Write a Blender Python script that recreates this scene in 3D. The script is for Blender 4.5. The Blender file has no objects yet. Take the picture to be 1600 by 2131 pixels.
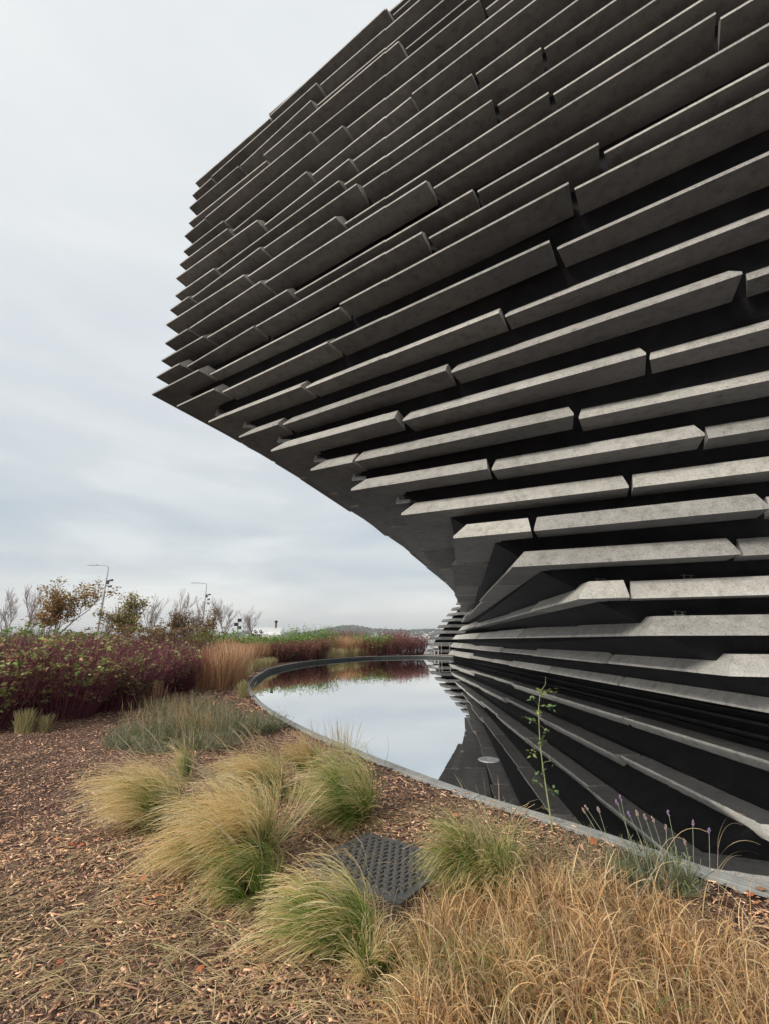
import bpy, math, random
import numpy as np
from mathutils import Vector

rng = np.random.default_rng(7)
random.seed(7)
SC = bpy.context.scene
COL = SC.collection
R = math.radians

# ------------------------------------------------------------------ camera
EYE = 1.42
FPX = 921.6                      # focal length in pixels of the 1600 wide photograph
PITCH = R(16.163)
cam_d = bpy.data.cameras.new('camera')
cam = bpy.data.objects.new('camera', cam_d)
COL.objects.link(cam)
cam.location = (0, 0, EYE)
cam.rotation_euler = (R(90) + PITCH, 0, 0)
cam_d.sensor_fit = 'HORIZONTAL'
cam_d.sensor_width = 36
cam_d.lens = FPX / 1600 * 36
cam_d.clip_start = 0.05
cam_d.clip_end = 20000
SC.camera = cam

# ------------------------------------------------------------------ sky
SUN_EL, SUN_AZ = R(29), R(227)      # azimuth clockwise from +Y: behind the viewer, slightly left
w = bpy.data.worlds.new('World')
SC.world = w
w.use_nodes = True
nt = w.node_tree
nt.nodes.clear()


def N(tree, typ, **kw):
    n = tree.nodes.new(typ)
    for k, v in kw.items():
        setattr(n, k, v)
    return n


def L(tree, a, b):
    tree.links.new(a, b)


def ramp(tree, src, stops, interp='LINEAR'):
    n = N(tree, 'ShaderNodeValToRGB')
    n.color_ramp.interpolation = interp
    el = n.color_ramp.elements
    while len(el) > 1:
        el.remove(el[-1])
    for i, (p, c) in enumerate(stops):
        c = (c, c, c, 1) if isinstance(c, (int, float)) else (*c, 1)
        e = el[0] if i == 0 else el.new(p)
        e.position = p
        e.color = c
    L(tree, src, n.inputs[0])
    return n.outputs[0]


def mixc(tree, fac, a, b, mode='MIX'):
    n = N(tree, 'ShaderNodeMix', data_type='RGBA', blend_type=mode)
    for s, v in ((n.inputs[0], fac), (n.inputs[6], a), (n.inputs[7], b)):
        if hasattr(v, 'is_output') or isinstance(v, bpy.types.NodeSocket):
            L(tree, v, s)
        elif isinstance(v, (int, float)):
            s.default_value = v if s.type == 'VALUE' else (v, v, v, 1)
        else:
            s.default_value = (*v, 1)
    return n.outputs[2]


def mth(tree, op, a, b=None):
    n = N(tree, 'ShaderNodeMath', operation=op)
    for s, v in zip(n.inputs, (a, b)):
        if v is None:
            continue
        if isinstance(v, bpy.types.NodeSocket):
            L(tree, v, s)
        else:
            s.default_value = v
    return n.outputs[0]


def noise(tree, vec, scale, detail=4, rough=.55, dist=0):
    n = N(tree, 'ShaderNodeTexNoise')
    n.inputs['Scale'].default_value = scale
    n.inputs['Detail'].default_value = detail
    n.inputs['Roughness'].default_value = rough
    n.inputs['Distortion'].default_value = dist
    if vec is not None:
        L(tree, vec, n.inputs['Vector'])
    return n


tc = N(nt, 'ShaderNodeTexCoord')
sky = N(nt, 'ShaderNodeTexSky', sky_type='NISHITA')
sky.sun_disc = False
sky.sun_elevation = SUN_EL
sky.sun_rotation = SUN_AZ
sx = N(nt, 'ShaderNodeSeparateXYZ')
L(nt, tc.outputs['Generated'], sx.inputs[0])
elev = mth(nt, 'MAXIMUM', sx.outputs[2], 0.0)
den = mth(nt, 'ADD', elev, 0.16)
cx = mth(nt, 'DIVIDE', sx.outputs[0], den)
cy = mth(nt, 'DIVIDE', sx.outputs[1], den)
cv = N(nt, 'ShaderNodeCombineXYZ')
L(nt, cx, cv.inputs[0]); L(nt, mth(nt, 'MULTIPLY', cy, 1.15), cv.inputs[1])
big = noise(nt, cv.outputs[0], .62, 4, .5, .4).outputs['Fac']
mp = N(nt, 'ShaderNodeMapping')
mp.inputs['Scale'].default_value = (1.0, 1.0, 4.6)
mp.inputs['Location'].default_value = (3.1, .4, .35)
L(nt, tc.outputs['Generated'], mp.inputs[0])
band = noise(nt, mp.outputs[0], 2.7, 5, .52, .3).outputs['Fac']
# layered cloud colours by height above the horizon
hi = ramp(nt, elev, [(0, (.51, .52, .515)), (.025, (.59, .59, .58)), (.06, (.60, .605, .595)), (.10, (.52, .54, .545)), (.17, (.43, .46, .48)), (.26, (.415, .445, .465)),
                     (.42, (.46, .485, .50)), (.7, (.53, .545, .55)), (1, (.55, .565, .57))])
lo_f = ramp(nt, elev, [(0, .55), (.05, 1), (.2, .85), (.4, .3), (.8, .12)])
bright = ramp(nt, band, [(.36, (.80, .86, .91)), (.49, (1, 1, 1)), (.62, (1.24, 1.22, 1.18))])
c1 = mixc(nt, lo_f, hi, mixc(nt, 1.0, hi, bright, 'MULTIPLY'))
soft = ramp(nt, big, [(.36, (.90, .92, .945)), (.5, (1, 1, 1)), (.66, (1.07, 1.065, 1.055))])
c2 = mixc(nt, 1.0, c1, soft, 'MULTIPLY')
c3 = mixc(nt, 1.0, c2, (6.8, 6.78, 6.74), 'MULTIPLY')
fin = mixc(nt, .93, sky.outputs[0], c3)
bg = N(nt, 'ShaderNodeBackground')
bg.inputs[1].default_value = 0.1
L(nt, fin, bg.inputs[0])
out = N(nt, 'ShaderNodeOutputWorld')
L(nt, bg.outputs[0], out.inputs[0])

# ------------------------------------------------------------------ sun (veiled)
sd = bpy.data.lights.new('sun', 'SUN')
sd.energy = 1.5
sd.angle = R(14)
sd.color = (1.0, .93, .82)
sun = bpy.data.objects.new('sun', sd)
COL.objects.link(sun)
dv = Vector((math.sin(SUN_AZ) * math.cos(SUN_EL), math.cos(SUN_AZ) * math.cos(SUN_EL), math.sin(SUN_EL)))
sun.rotation_euler = dv.to_track_quat('Z', 'Y').to_euler()

SC.view_settings.view_transform = 'Standard'
SC.view_settings.look = 'None'
SC.view_settings.gamma = 1
SC.view_settings.exposure = 1.27
SC.view_settings.use_curve_mapping = False


# ------------------------------------------------------------------ helpers
def at(x, y, z):
    """point of the horizontal plane z (world) seen at pixel x, y of the 1600x2131 photograph"""
    s = x - 800
    v = 1065.5 - y
    up = FPX * math.sin(PITCH) + v * math.cos(PITCH)
    fw = FPX * math.cos(PITCH) - v * math.sin(PITCH)
    t = (z - EYE) / up
    return np.array([s * t, fw * t])


def at_y(x, y, Y):
    """point of the vertical plane Y seen at pixel x, y: returns (X, Z)"""
    s = x - 800
    v = 1065.5 - y
    up = FPX * math.sin(PITCH) + v * math.cos(PITCH)
    fw = FPX * math.cos(PITCH) - v * math.sin(PITCH)
    return s * Y / fw, EYE + up * Y / fw


def tag(o, label=None, cat=None, group=None, kind=None):
    if label: o['label'] = label
    if cat: o['category'] = cat
    if group: o['group'] = group
    if kind: o['kind'] = kind
    return o


def empty(name, loc, label, cat, group=None):
    o = bpy.data.objects.new(name, None)
    o.empty_display_size = .2
    o.location = loc
    COL.objects.link(o)
    return tag(o, label, cat, group)


def mesh(name, V, F, mat, parent=None, col=None, smooth=False):
    """V (n,3); F list of faces or (m,k) array; col per vertex rgb"""
    V = np.asarray(V, dtype=np.float32)
    me = bpy.data.meshes.new(name)
    if isinstance(F, np.ndarray):
        m, k = F.shape
        me.vertices.add(len(V))
        me.vertices.foreach_set('co', V.ravel())
        me.loops.add(m * k)
        me.loops.foreach_set('vertex_index', F.astype(np.int32).ravel())
        me.polygons.add(m)
        me.polygons.foreach_set('loop_start', np.arange(0, m * k, k, dtype=np.int32))
        me.update(calc_edges=True)
    else:
        me.from_pydata([tuple(map(float, v)) for v in V], [], F)
        me.update()
    if col is not None:
        a = me.color_attributes.new('col', 'FLOAT_COLOR', 'POINT')
        c = np.ones((len(V), 4), dtype=np.float32)
        c[:, :3] = col
        a.data.foreach_set('color', c.ravel())
    if smooth:
        me.polygons.foreach_set('use_smooth', np.ones(len(me.polygons), dtype=bool))
    me.materials.append(mat)
    o = bpy.data.objects.new(name, me)
    COL.objects.link(o)
    if parent is not None:
        o.parent = parent
    return o


def geo(me_obj, name, parent=None, loc=(0, 0, 0)):
    """another object sharing the mesh"""
    o = bpy.data.objects.new(name, me_obj.data)
    COL.objects.link(o)
    if parent is not None:
        o.parent = parent
    o.location = loc
    return o


class MB:
    def __init__(s):
        s.v = []; s.f = []

    def box(s, c, d, rz=0.0):
        cx_, cy_, cz_ = c
        hx, hy, hz_ = d[0] / 2, d[1] / 2, d[2] / 2
        b = len(s.v)
        ca, sa = math.cos(rz), math.sin(rz)
        for z in (-hz_, hz_):
            for x, y in ((-hx, -hy), (hx, -hy), (hx, hy), (-hx, hy)):
                s.v.append((cx_ + x * ca - y * sa, cy_ + x * sa + y * ca, cz_ + z))
        s.f += [(b + 3, b + 2, b + 1, b), (b + 4, b + 5, b + 6, b + 7)]
        for i in range(4):
            j = (i + 1) % 4
            s.f.append((b + i, b + j, b + 4 + j, b + 4 + i))
        return s

    def tube(s, pts, rad, n=8, cap=True):
        pts = [Vector(p) for p in pts]
        if not hasattr(rad, '__len__'):
            rad = [rad] * len(pts)
        b = len(s.v)
        for i, p in enumerate(pts):
            t = (pts[min(i + 1, len(pts) - 1)] - pts[max(i - 1, 0)]).normalized()
            a = t.orthogonal().normalized() if i == 0 else (a - t * a.dot(t)).normalized()
            q = t.cross(a)
            for k in range(n):
                an = 2 * math.pi * k / n
                s.v.append(tuple(p + (a * math.cos(an) + q * math.sin(an)) * rad[i]))
        for i in range(len(pts) - 1):
            for k in range(n):
                k2 = (k + 1) % n
                s.f.append((b + i * n + k, b + i * n + k2, b + (i + 1) * n + k2, b + (i + 1) * n + k))
        if cap:
            s.f.append(tuple(b + k for k in range(n))[::-1])
            s.f.append(tuple(b + (len(pts) - 1) * n + k for k in range(n)))
        return s

    def build(s, name, mat, parent=None, smooth=False):
        return mesh(name, s.v, s.f, mat, parent, smooth=smooth)


def principled(name, base=(.5, .5, .5), rough=.7, metal=0.0, spec=.3):
    m = bpy.data.materials.new(name)
    m.use_nodes = True
    t = m.node_tree
    p = t.nodes['Principled BSDF']
    p.inputs['Base Color'].default_value = (*base, 1)
    p.inputs['Roughness'].default_value = rough
    p.inputs['Metallic'].default_value = metal
    p.inputs['Specular IOR Level'].default_value = spec
    return m, t, p


def bump(t, p, h, strength, dist):
    b = N(t, 'ShaderNodeBump')
    b.inputs['Strength'].default_value = strength
    b.inputs['Distance'].default_value = dist
    L(t, h, b.inputs['Height'])
    L(t, b.outputs[0], p.inputs['Normal'])


def noisy(name, c1, c2, scale, rough=.8, spec=.3, bstr=.4, bdist=.01, metal=0., detail=6, pos=(.35, .65)):
    m, t, p = principled(name, c1, rough, metal, spec)
    g = N(t, 'ShaderNodeTexCoord')
    n = noise(t, g.outputs['Object'], scale, detail, .6)
    L(t, ramp(t, n.outputs['Fac'], [(pos[0], c1), (pos[1], c2)]), p.inputs['Base Color'])
    if bstr:
        bump(t, p, n.outputs['Fac'], bstr, bdist)
    return m


def plant_mat(name, trans=.25, rough=.6):
    m, t, p = principled(name, (.2, .2, .1), rough, 0, .25)
    a = N(t, 'ShaderNodeAttribute', attribute_name='col')
    L(t, a.outputs['Color'], p.inputs['Base Color'])
    if trans:
        tr = N(t, 'ShaderNodeBsdfTranslucent')
        L(t, a.outputs['Color'], tr.inputs[0])
        mx = N(t, 'ShaderNodeMixShader')
        mx.inputs[0].default_value = trans
        o = t.nodes['Material Output']
        L(t, p.outputs[0], mx.inputs[1]); L(t, tr.outputs[0], mx.inputs[2])
        L(t, mx.outputs[0], o.inputs[0])
    return m


# ------------------------------------------------------------------ materials
def mk_concrete(name, ca, cb, sa):
    m, t, p = principled(name, (.3, .3, .28), .85, 0, .25)
    g = N(t, 'ShaderNodeTexCoord')
    ob = g.outputs['Object']
    oi = N(t, 'ShaderNodeObjectInfo')
    fine = noise(t, ob, 38, 5, .85)
    mid = noise(t, ob, 7, 5, .6)
    large = noise(t, ob, .8, 4, .6)
    base = ramp(t, large.outputs['Fac'], [(.3, ca), (.7, cb)])
    spk = ramp(t, fine.outputs['Fac'], [(.32, (1 - .55 * sa,) * 3), (.44, (1 - .07 * sa,) * 3), (.6, (1 + .05 * sa,) * 3), (.72, (1 + .45 * sa,) * 3)])
    c = mixc(t, 1.0, base, spk, 'MULTIPLY')
    st = ramp(t, mid.outputs['Fac'], [(.3, (.92, .915, .91)), (.5, (1, 1, 1)), (.7, (1.04, 1.035, 1.03))])
    c = mixc(t, 1.0, c, st, 'MULTIPLY')
    # each casting came out of its mould a little different
    pr = ramp(t, oi.outputs['Random'], [(0, (.74, .735, .735)), (.3, (.93, .92, .91)), (.6, (1.02, 1.01, 1.0)), (1, (1.2, 1.19, 1.16))])
    c = mixc(t, 1.0, c, pr, 'MULTIPLY')
    # rain streaks running down
    mp_ = N(t, 'ShaderNodeMapping')
    mp_.inputs['Scale'].default_value = (3.2, 3.2, .35)
    L(t, ob, mp_.inputs[0])
    stn = noise(t, mp_.outputs[0], 1.7, 5, .65)
    sf = ramp(t, stn.outputs['Fac'], [(.34, (.74, .735, .71)), (.5, (1, 1, 1)), (.68, (1.08, 1.07, 1.05))])
    c = mixc(t, 1.0, c, sf, 'MULTIPLY')
    L(t, c, p.inputs['Base Color'])
    h = mth(t, 'ADD', mth(t, 'MULTIPLY', fine.outputs['Fac'], .6), mth(t, 'MULTIPLY', mid.outputs['Fac'], 1.2))
    bump(t, p, h, .55, .012)
    return m


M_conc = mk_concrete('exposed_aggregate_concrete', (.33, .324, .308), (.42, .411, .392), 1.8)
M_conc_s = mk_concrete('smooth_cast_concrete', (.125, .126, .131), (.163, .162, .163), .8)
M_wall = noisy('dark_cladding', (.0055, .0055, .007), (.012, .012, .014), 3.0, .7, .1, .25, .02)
M_soffit = noisy('dark_soffit', (.02, .021, .026), (.035, .036, .042), 2.0, .8, .2, .2, .02)
M_roof = noisy('roof_membrane', (.08, .08, .085), (.13, .13, .13), 1.5)
M_grass = plant_mat('grass_blades', .5, .5)
M_leaf = plant_mat('leaves', .3, .55)
M_stem = plant_mat('stems', 0, .75)
M_chip = plant_mat('wood_chips', 0, .85)
M_galv = noisy('galvanised_steel', (.33, .34, .34), (.45, .46, .46), 14, .5, .5, .1, .004, .6)
M_black = noisy('black_metal', (.015, .015, .017), (.03, .03, .032), 20, .5, .4, .1, .002)
M_bark = noisy('bark', (.10, .085, .075), (.20, .18, .16), 18, .9, .2, .6, .01)
M_birch = noisy('birch_bark', (.22, .20, .18), (.42, .40, .37), 14, .85, .2, .4, .01)
M_white = noisy('white_paint', (.72, .72, .70), (.80, .80, .78), 6, .5, .4, .05, .002)
M_pave = noisy('pale_paving', (.30, .29, .27), (.40, .39, .37), .7, .9, .2, .2, .01)


def mk_ground():
    m, t, p = principled('mulch_soil', (.08, .05, .04), .95, 0, .15)
    g = N(t, 'ShaderNodeNewGeometry')
    po = g.outputs['Position']
    v1 = N(t, 'ShaderNodeTexVoronoi'); v1.inputs['Scale'].default_value = 42
    mp_ = N(t, 'ShaderNodeMapping'); mp_.inputs['Scale'].default_value = (1, 1.7, 1); mp_.inputs['Rotation'].default_value = (0, 0, .5)
    L(t, po, mp_.inputs[0])
    dn = noise(t, mp_.outputs[0], 20, 3, .6)
    L(t, mixc(t, .12, mp_.outputs[0], dn.outputs['Color']), v1.inputs['Vector'])
    sp = N(t, 'ShaderNodeSeparateColor'); L(t, v1.outputs['Color'], sp.inputs[0])
    chip = ramp(t, sp.outputs[0], [(0, (.06, .04, .034)), (.3, (.17, .105, .08)), (.6, (.32, .20, .15)), (.82, (.45, .30, .22)), (1, (.60, .44, .33))])
    big_ = noise(t, po, .55, 5, .6)
    dk = ramp(t, big_.outputs['Fac'], [(.35, (.6, .55, .52)), (.6, (1.05, 1, 1))])
    c = mixc(t, 1.0, chip, dk, 'MULTIPLY')
    edge = ramp(t, v1.outputs['Distance'], [(.0, 1.0), (.5, .85), (.8, .45)])
    c = mixc(t, 1.0, c, edge, 'MULTIPLY')
    L(t, c, p.inputs['Base Color'])
    h = mth(t, 'SUBTRACT', sp.outputs[1], v1.outputs['Distance'])
    bump(t, p, h, .8, .02)
    return m


def mk_water():
    m, t, p = principled('still_pool_water', (.012, .014, .013), .03, 0, .5)
    g = N(t, 'ShaderNodeNewGeometry')
    n1 = noise(t, g.outputs['Position'], .8, 4, .55)
    L(t, ramp(t, n1.outputs['Fac'], [(.35, (.010, .013, .013)), (.65, (.022, .022, .018))]), p.inputs['Base Color'])
    n2 = noise(t, g.outputs['Position'], 1.3, 3, .5, .3)
    n3 = noise(t, g.outputs['Position'], 9, 2, .5)
    h = mth(t, 'ADD', n2.outputs['Fac'], mth(t, 'MULTIPLY', n3.outputs['Fac'], .05))
    b = N(t, 'ShaderNodeBump'); b.inputs['Strength'].default_value = .02; b.inputs['Distance'].default_value = .03
    L(t, h, b.inputs['Height'])
    L(t, b.outputs[0], p.inputs['Normal'])
    gl = N(t, 'ShaderNodeBsdfGlossy'); gl.inputs['Roughness'].default_value = .012
    gl.inputs['Color'].default_value = (.96, .96, .96, 1)
    L(t, b.outputs[0], gl.inputs['Normal'])
    fr = N(t, 'ShaderNodeFresnel'); fr.inputs['IOR'].default_value = 2.6
    L(t, b.outputs[0], fr.inputs['Normal'])
    fac = mth(t, 'MAXIMUM', mth(t, 'MINIMUM', mth(t, 'ADD', mth(t, 'MULTIPLY', fr.outputs[0], 4.4), -1.24), .93), .05)
    mx = N(t, 'ShaderNodeMixShader'); L(t, fac, mx.inputs[0])
    L(t, p.outputs[0], mx.inputs[1]); L(t, gl.outputs[0], mx.inputs[2])
    L(t, mx.outputs[0], t.nodes['Material Output'].inputs[0])
    return m


M_ground = mk_ground()
M_water = mk_water()
M_rim = noisy('rim_concrete', (.22, .23, .225), (.32, .33, .32), 5, .75, .3, .3, .004)
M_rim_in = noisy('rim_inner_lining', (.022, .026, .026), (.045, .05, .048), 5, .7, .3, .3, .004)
M_river = noisy('river_water', (.20, .23, .25), (.28, .31, .33), .02, .25, .5, .05, .5)
M_hill = noisy('far_hillside', (.030, .050, .030), (.115, .125, .06), .006, .95, .1, 0, .1, pos=(.42, .58))
M_town = noisy('town_render', (.55, .54, .52), (.75, .74, .70), .05, .8, .2, 0)

# ------------------------------------------------------------------ pool outline
ZW, ZR = -0.13, 0.07
rim_px = [(1600, 1845), (1412, 1785), (1210, 1717), (1000, 1654), (837, 1596), (744, 1559), (650, 1521), (575, 1482), (541, 1457),
          (522, 1431), (526, 1416), (545, 1401), (575, 1388), (650, 1375), (762, 1366.5), (875, 1364.5), (931, 1366)]
rp = [at(x, y, ZR) for x, y in rim_px]
rp = [np.array(q) for q in ((14, -.6), (9, -.4), (6.0, .2), (4.2, 1.05), (3.1, 2.05))] + rp + [np.array((6.6, 39.2)), np.array((9, 37))]


def catmull(P, n):
    P = [2 * P[0] - P[1]] + list(P) + [2 * P[-1] - P[-2]]
    o = []
    for i in range(1, len(P) - 2):
        d = np.linalg.norm(P[i + 1] - P[i])
        m = max(2, int(d / n))
        for j in range(m):
            t = j / m
            a, b, c, e = P[i - 1], P[i], P[i + 1], P[i + 2]
            o.append(.5 * ((2 * b) + (-a + c) * t + (2 * a - 5 * b + 4 * c - e) * t * t + (-a + 3 * b - 3 * c + e) * t ** 3))
    o.append(P[-2])
    return np.array(o)


rim = catmull(rp, .22)
tg = np.gradient(rim, axis=0)
tg /= np.linalg.norm(tg, axis=1)[:, None]
rn = np.c_[-tg[:, 1], tg[:, 0]]            # candidate outward normal
if rn[20] @ np.array([-1, -1]) < 0:
    rn = -rn
# rim runs right -> left -> far; outward is away from the pool
pool_c = np.array([2.5, 18])
if (rim[len(rim) // 2] - pool_c) @ rn[len(rim) // 2] < 0:
    rn = -rn


def inside(px, py, poly):
    r = np.zeros(px.shape, bool)
    n = len(poly)
    j = n - 1
    for i in range(n):
        xi, yi = poly[i]; xj, yj = poly[j]
        c = ((yi > py) != (yj > py))
        if c.any():
            xx = (xj - xi) * (py - yi) / (yj - yi + 1e-12) + xi
            r ^= c & (px < xx)
        j = i
    return r


outer_poly = np.r_[rim + rn * .104, [(30, 36), (30, -.6)]]


def vnoise(x, y, seed):
    r = np.random.default_rng(seed)
    T = r.random((64, 64))
    xi = np.floor(x).astype(int); yi = np.floor(y).astype(int)
    fx = x - xi; fy = y - yi
    fx = fx * fx * (3 - 2 * fx); fy = fy * fy * (3 - 2 * fy)
    g = lambda a, b: T[a % 64, b % 64]
    return (g(xi, yi) * (1 - fx) + g(xi + 1, yi) * fx) * (1 - fy) + (g(xi, yi + 1) * (1 - fx) + g(xi + 1, yi + 1) * fx) * fy - .5


def gz(x, y):
    """height of the planting bed"""
    x = np.asarray(x, float); y = np.asarray(y, float)
    h = .07 * vnoise(x * .7, y * .7, 1) + .035 * vnoise(x * 3, y * 3, 2) + .016 * vnoise(x * 11, y * 11, 3) + .022
    # the soil is banked up against the coping
    d = np.full(x.shape, 9.0)
    for q in rim[8:150]:
        d = np.minimum(d, (x - q[0]) ** 2 + (y - q[1]) ** 2)
    f = np.clip(1.25 - np.sqrt(d) / .45, 0, 1)
    return h * (1 - f) + (.052 + .010 * vnoise(x * 11, y * 11, 3)) * f


xs = np.r_[np.linspace(-420, -40, 12)[:-1], np.linspace(-40, -10, 40)[:-1], np.arange(-10, 6.5, .06), np.linspace(6.6, 16, 30), [30, 60, 120]]
ys = np.r_[np.linspace(-80, -6, 10)[:-1], np.linspace(-6, .6, 30)[:-1], np.arange(.6, 16, .06), np.arange(16, 62.01, .28)]
GX, GY = np.meshgrid(xs, ys)
GZ = gz(GX, GY)
ins = inside(GX, GY, outer_poly)
GZ = np.where(ins, -.65, GZ)
GZ = np.where(GY > 50, 0.0, GZ)
nx, ny = len(xs), len(ys)
idx = np.arange(nx * ny).reshape(ny, nx)
F = np.stack([idx[:-1, :-1], idx[:-1, 1:], idx[1:, 1:], idx[1:, :-1]], -1).reshape(-1, 4)
ground = mesh('ground', np.stack([GX, GY, GZ], -1).reshape(-1, 3), F, M_ground, smooth=True)
tag(ground, kind='structure')

# pool water: one sheet under rim and building
wp = np.r_[rim + rn * .05, [(30, 36), (30, -.6)]]
o = mesh('water', [(x, y, ZW) for x, y in wp], [tuple(range(len(wp)))], M_water)
tag(o, kind='structure')

# rim: coping with two grooves, laid in lengths
prof = [(0, -.4), (0, .066), (.004, .07), (.026, .07), (.027, .052), (.036, .052), (.037, .069), (.056, .068), (.057, .052), (.065, .052),
        (.066, .067), (.092, .065), (.097, .060), (.101, -.25)]
pool_rim = empty('pool_edge_wall', (float(rim[0][0]), float(rim[0][1]), 0), 'pale curved concrete coping with fine grooves around the dark reflecting pool', 'pool edge')
pr0 = np.array([rim[0][0], rim[0][1], 0])


def strip(P, NN, pf, name, mat, parent, off):
    V = []; n = len(pf)
    for q, nn in zip(P, NN):
        for a, z in pf:
            V.append((q[0] + nn[0] * a - off[0], q[1] + nn[1] * a - off[1], z))
    Fc = []
    for i in range(len(P) - 1):
        for j in range(n - 1):
            Fc.append((i * n + j, i * n + j + 1, (i + 1) * n + j + 1, (i + 1) * n + j))
    Fc += [tuple(range(n)), tuple((len(P) - 1) * n + j for j in range(n))[::-1]]
    return mesh(name, V, Fc, mat, parent)


acc = np.r_[0, np.cumsum(np.linalg.norm(np.diff(rim, axis=0), axis=1))]
cuts = [0]
for i in range(len(acc)):
    if acc[i] - acc[cuts[-1]] > 2.0:
        cuts.append(i)
cuts.append(len(rim) - 1)
for a, b in zip(cuts[:-1], cuts[1:]):
    if b - a < 1:
        continue
    P = rim[a:b + 1].copy()
    P[-1] = P[-1] - (P[-1] - P[-2]) * min(.35, .010 / max(1e-3, np.linalg.norm(P[-1] - P[-2])))
    strip(P, rn[a:b + 1], prof, 'coping_stone', M_rim, pool_rim, pr0)
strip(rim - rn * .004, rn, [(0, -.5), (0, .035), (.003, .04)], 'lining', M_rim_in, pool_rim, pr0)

# round fitting in the pool
dx, dy = at(1016, 1578, ZW + .02)
fit = empty('pool_fitting', (dx, dy, ZW), 'round pale grey disc fitting standing just above the dark pool water', 'drain')
V = []; Fc = []
for i, (r_, z_) in enumerate(((.05, .002), (.055, .007), (.135, .008), (.142, .004), (.142, -.05))):
    for k in range(32):
        V.append((r_ * math.cos(k * math.pi / 16), r_ * math.sin(k * math.pi / 16), z_))
for i in range(4):
    for k in range(32):
        Fc.append((i * 32 + k, i * 32 + (k + 1) % 32, (i + 1) * 32 + (k + 1) % 32, (i + 1) * 32 + k))
mesh('disc', V, Fc, M_galv, fit)
MB().tube([(0, 0, -.02), (0, 0, .006)], .035, 16).build('cap', M_galv, fit)

# ------------------------------------------------------------------ the building
PZ = .62
NR = 29                                        # rows 0..28


def zr(k):
    return (k - 2) * PZ + .0727 + EYE


def fold(k):
    if k <= 13:
        return np.array([-6.75 + (13 - k) * 1.017, 11.55 - (13 - k) * .344])
    return np.array([-6.75, 11.6 + (.12 if k >= 22 else 0)])


SL = {0: -.36, 1: -.36, 2: -.38, 3: -.37, 4: -.385, 5: -.455, 6: -.455, 7: -.48, 8: -.513, 9: -.56, 10: -.598, 11: -.612, 12: -.622, 13: -.632}


def slope(k):
    return SL.get(k, -.632)


BE = {0: (5.4, 40), 1: (5.5, 39), 2: (5.6, 38), 3: (5.8, 36), 4: (5.8, 35), 5: (5.5, 33), 6: (5.4, 32.5), 7: (5.3, 32.7)}


def bend(k):
    return np.array(BE.get(k, (5.2, 33 + min(3, (k - 7) * .9))), float)


XEND = 13.0
JA = {27: [(566, 253)], 26: [(441, 373), (661, 176)], 25: [(498, 348), (650, 213)], 24: [(556, 337), (830, 90)],
      23: [(428, 458), (648, 277), (997, 4)], 22: [(466, 462), (716, 267)], 21: [(475, 478), (641, 362), (856, 208)],
      20: [(537, 461), (733, 341), (982, 158)], 19: [(447, 561), (709, 381), (1126, 105)],
      18: [(394, 620), (544, 519), (744, 386), (1023, 212)], 17: [(509, 575), (701, 455), (1142, 199)],
      16: [(392, 687), (545, 589), (888, 382), (1489, 36)], 15: [(425, 702), (600, 606), (984, 401)],
      14: [(375, 759), (531, 683), (879, 489), (1246, 304)], 13: [(416, 772), (709, 644), (1184, 388)],
      12: [(447, 812), (684, 716), (1144, 508)], 11: [(628, 806), (1039, 653)], 10: [(581, 884), (928, 772), (1544, 574)],
      9: [(820, 869), (1344, 740)], 8: [(734, 962), (1192, 858)], 7: [(1006, 965), (1466, 907)], 6: [(1308, 1015)],
      5: [(1095, 1090), (1603, 1058)], 4: [(1542, 1154)], 3: [(1311, 1243)], 2: [], 1: [], 0: [], 28: [(846, 10)]}
JB = {0: [(1300, 1428), (1062, 1384), (996, 1373), (948, 1365)], 1: [(1062, 1358), (1026, 1355), (958, 1349)],
      2: [(1128, 1327), (1015, 1329), (953, 1333)], 3: [(1055, 1288), (996, 1304), (976, 1310), (956, 1316)]}


def seg_profile(k, w_):
    nib, bz, b = .045, .33, .275
    if k == 28:
        return [(0, 0), (0, .06), (.2, .35), (w_, .35), (w_, 0)]
    return [(0, 0), (0, nib), (b, bz), (w_, bz), (w_, 0)]


def offset_path(P, d):
    """offset a 2D path inwards by d (one depth, or one per segment), mitred"""
    P = np.array(P, float)
    D = np.ones(len(P) - 1) * d
    T = np.diff(P, axis=0)
    T /= np.linalg.norm(T, axis=1)[:, None]
    NI = np.c_[-T[:, 1], T[:, 0]]              # inward normal (path runs back side -> corner -> right end)
    o = []
    for i in range(len(P)):
        if i == 0:
            o.append(P[0] + NI[0] * D[0])
        elif i == len(P) - 1:
            o.append(P[-1] + NI[-1] * D[-1])
        else:
            o.append(P[i] + np.linalg.solve(np.array([NI[i - 1], NI[i]]), np.array([D[i - 1], D[i]])))
    return np.array(o), T


BLD = np.array([-6.75, 11.6, 0.0])
building = empty('museum_building', tuple(BLD), 'large dark museum whose leaning walls are clad in long horizontal concrete planks, over the pool', 'building')


def wside(k):
    return {0: .6, 1: .6, 2: .6, 3: .65, 4: .75, 5: .95}.get(k, 1.1)


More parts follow.
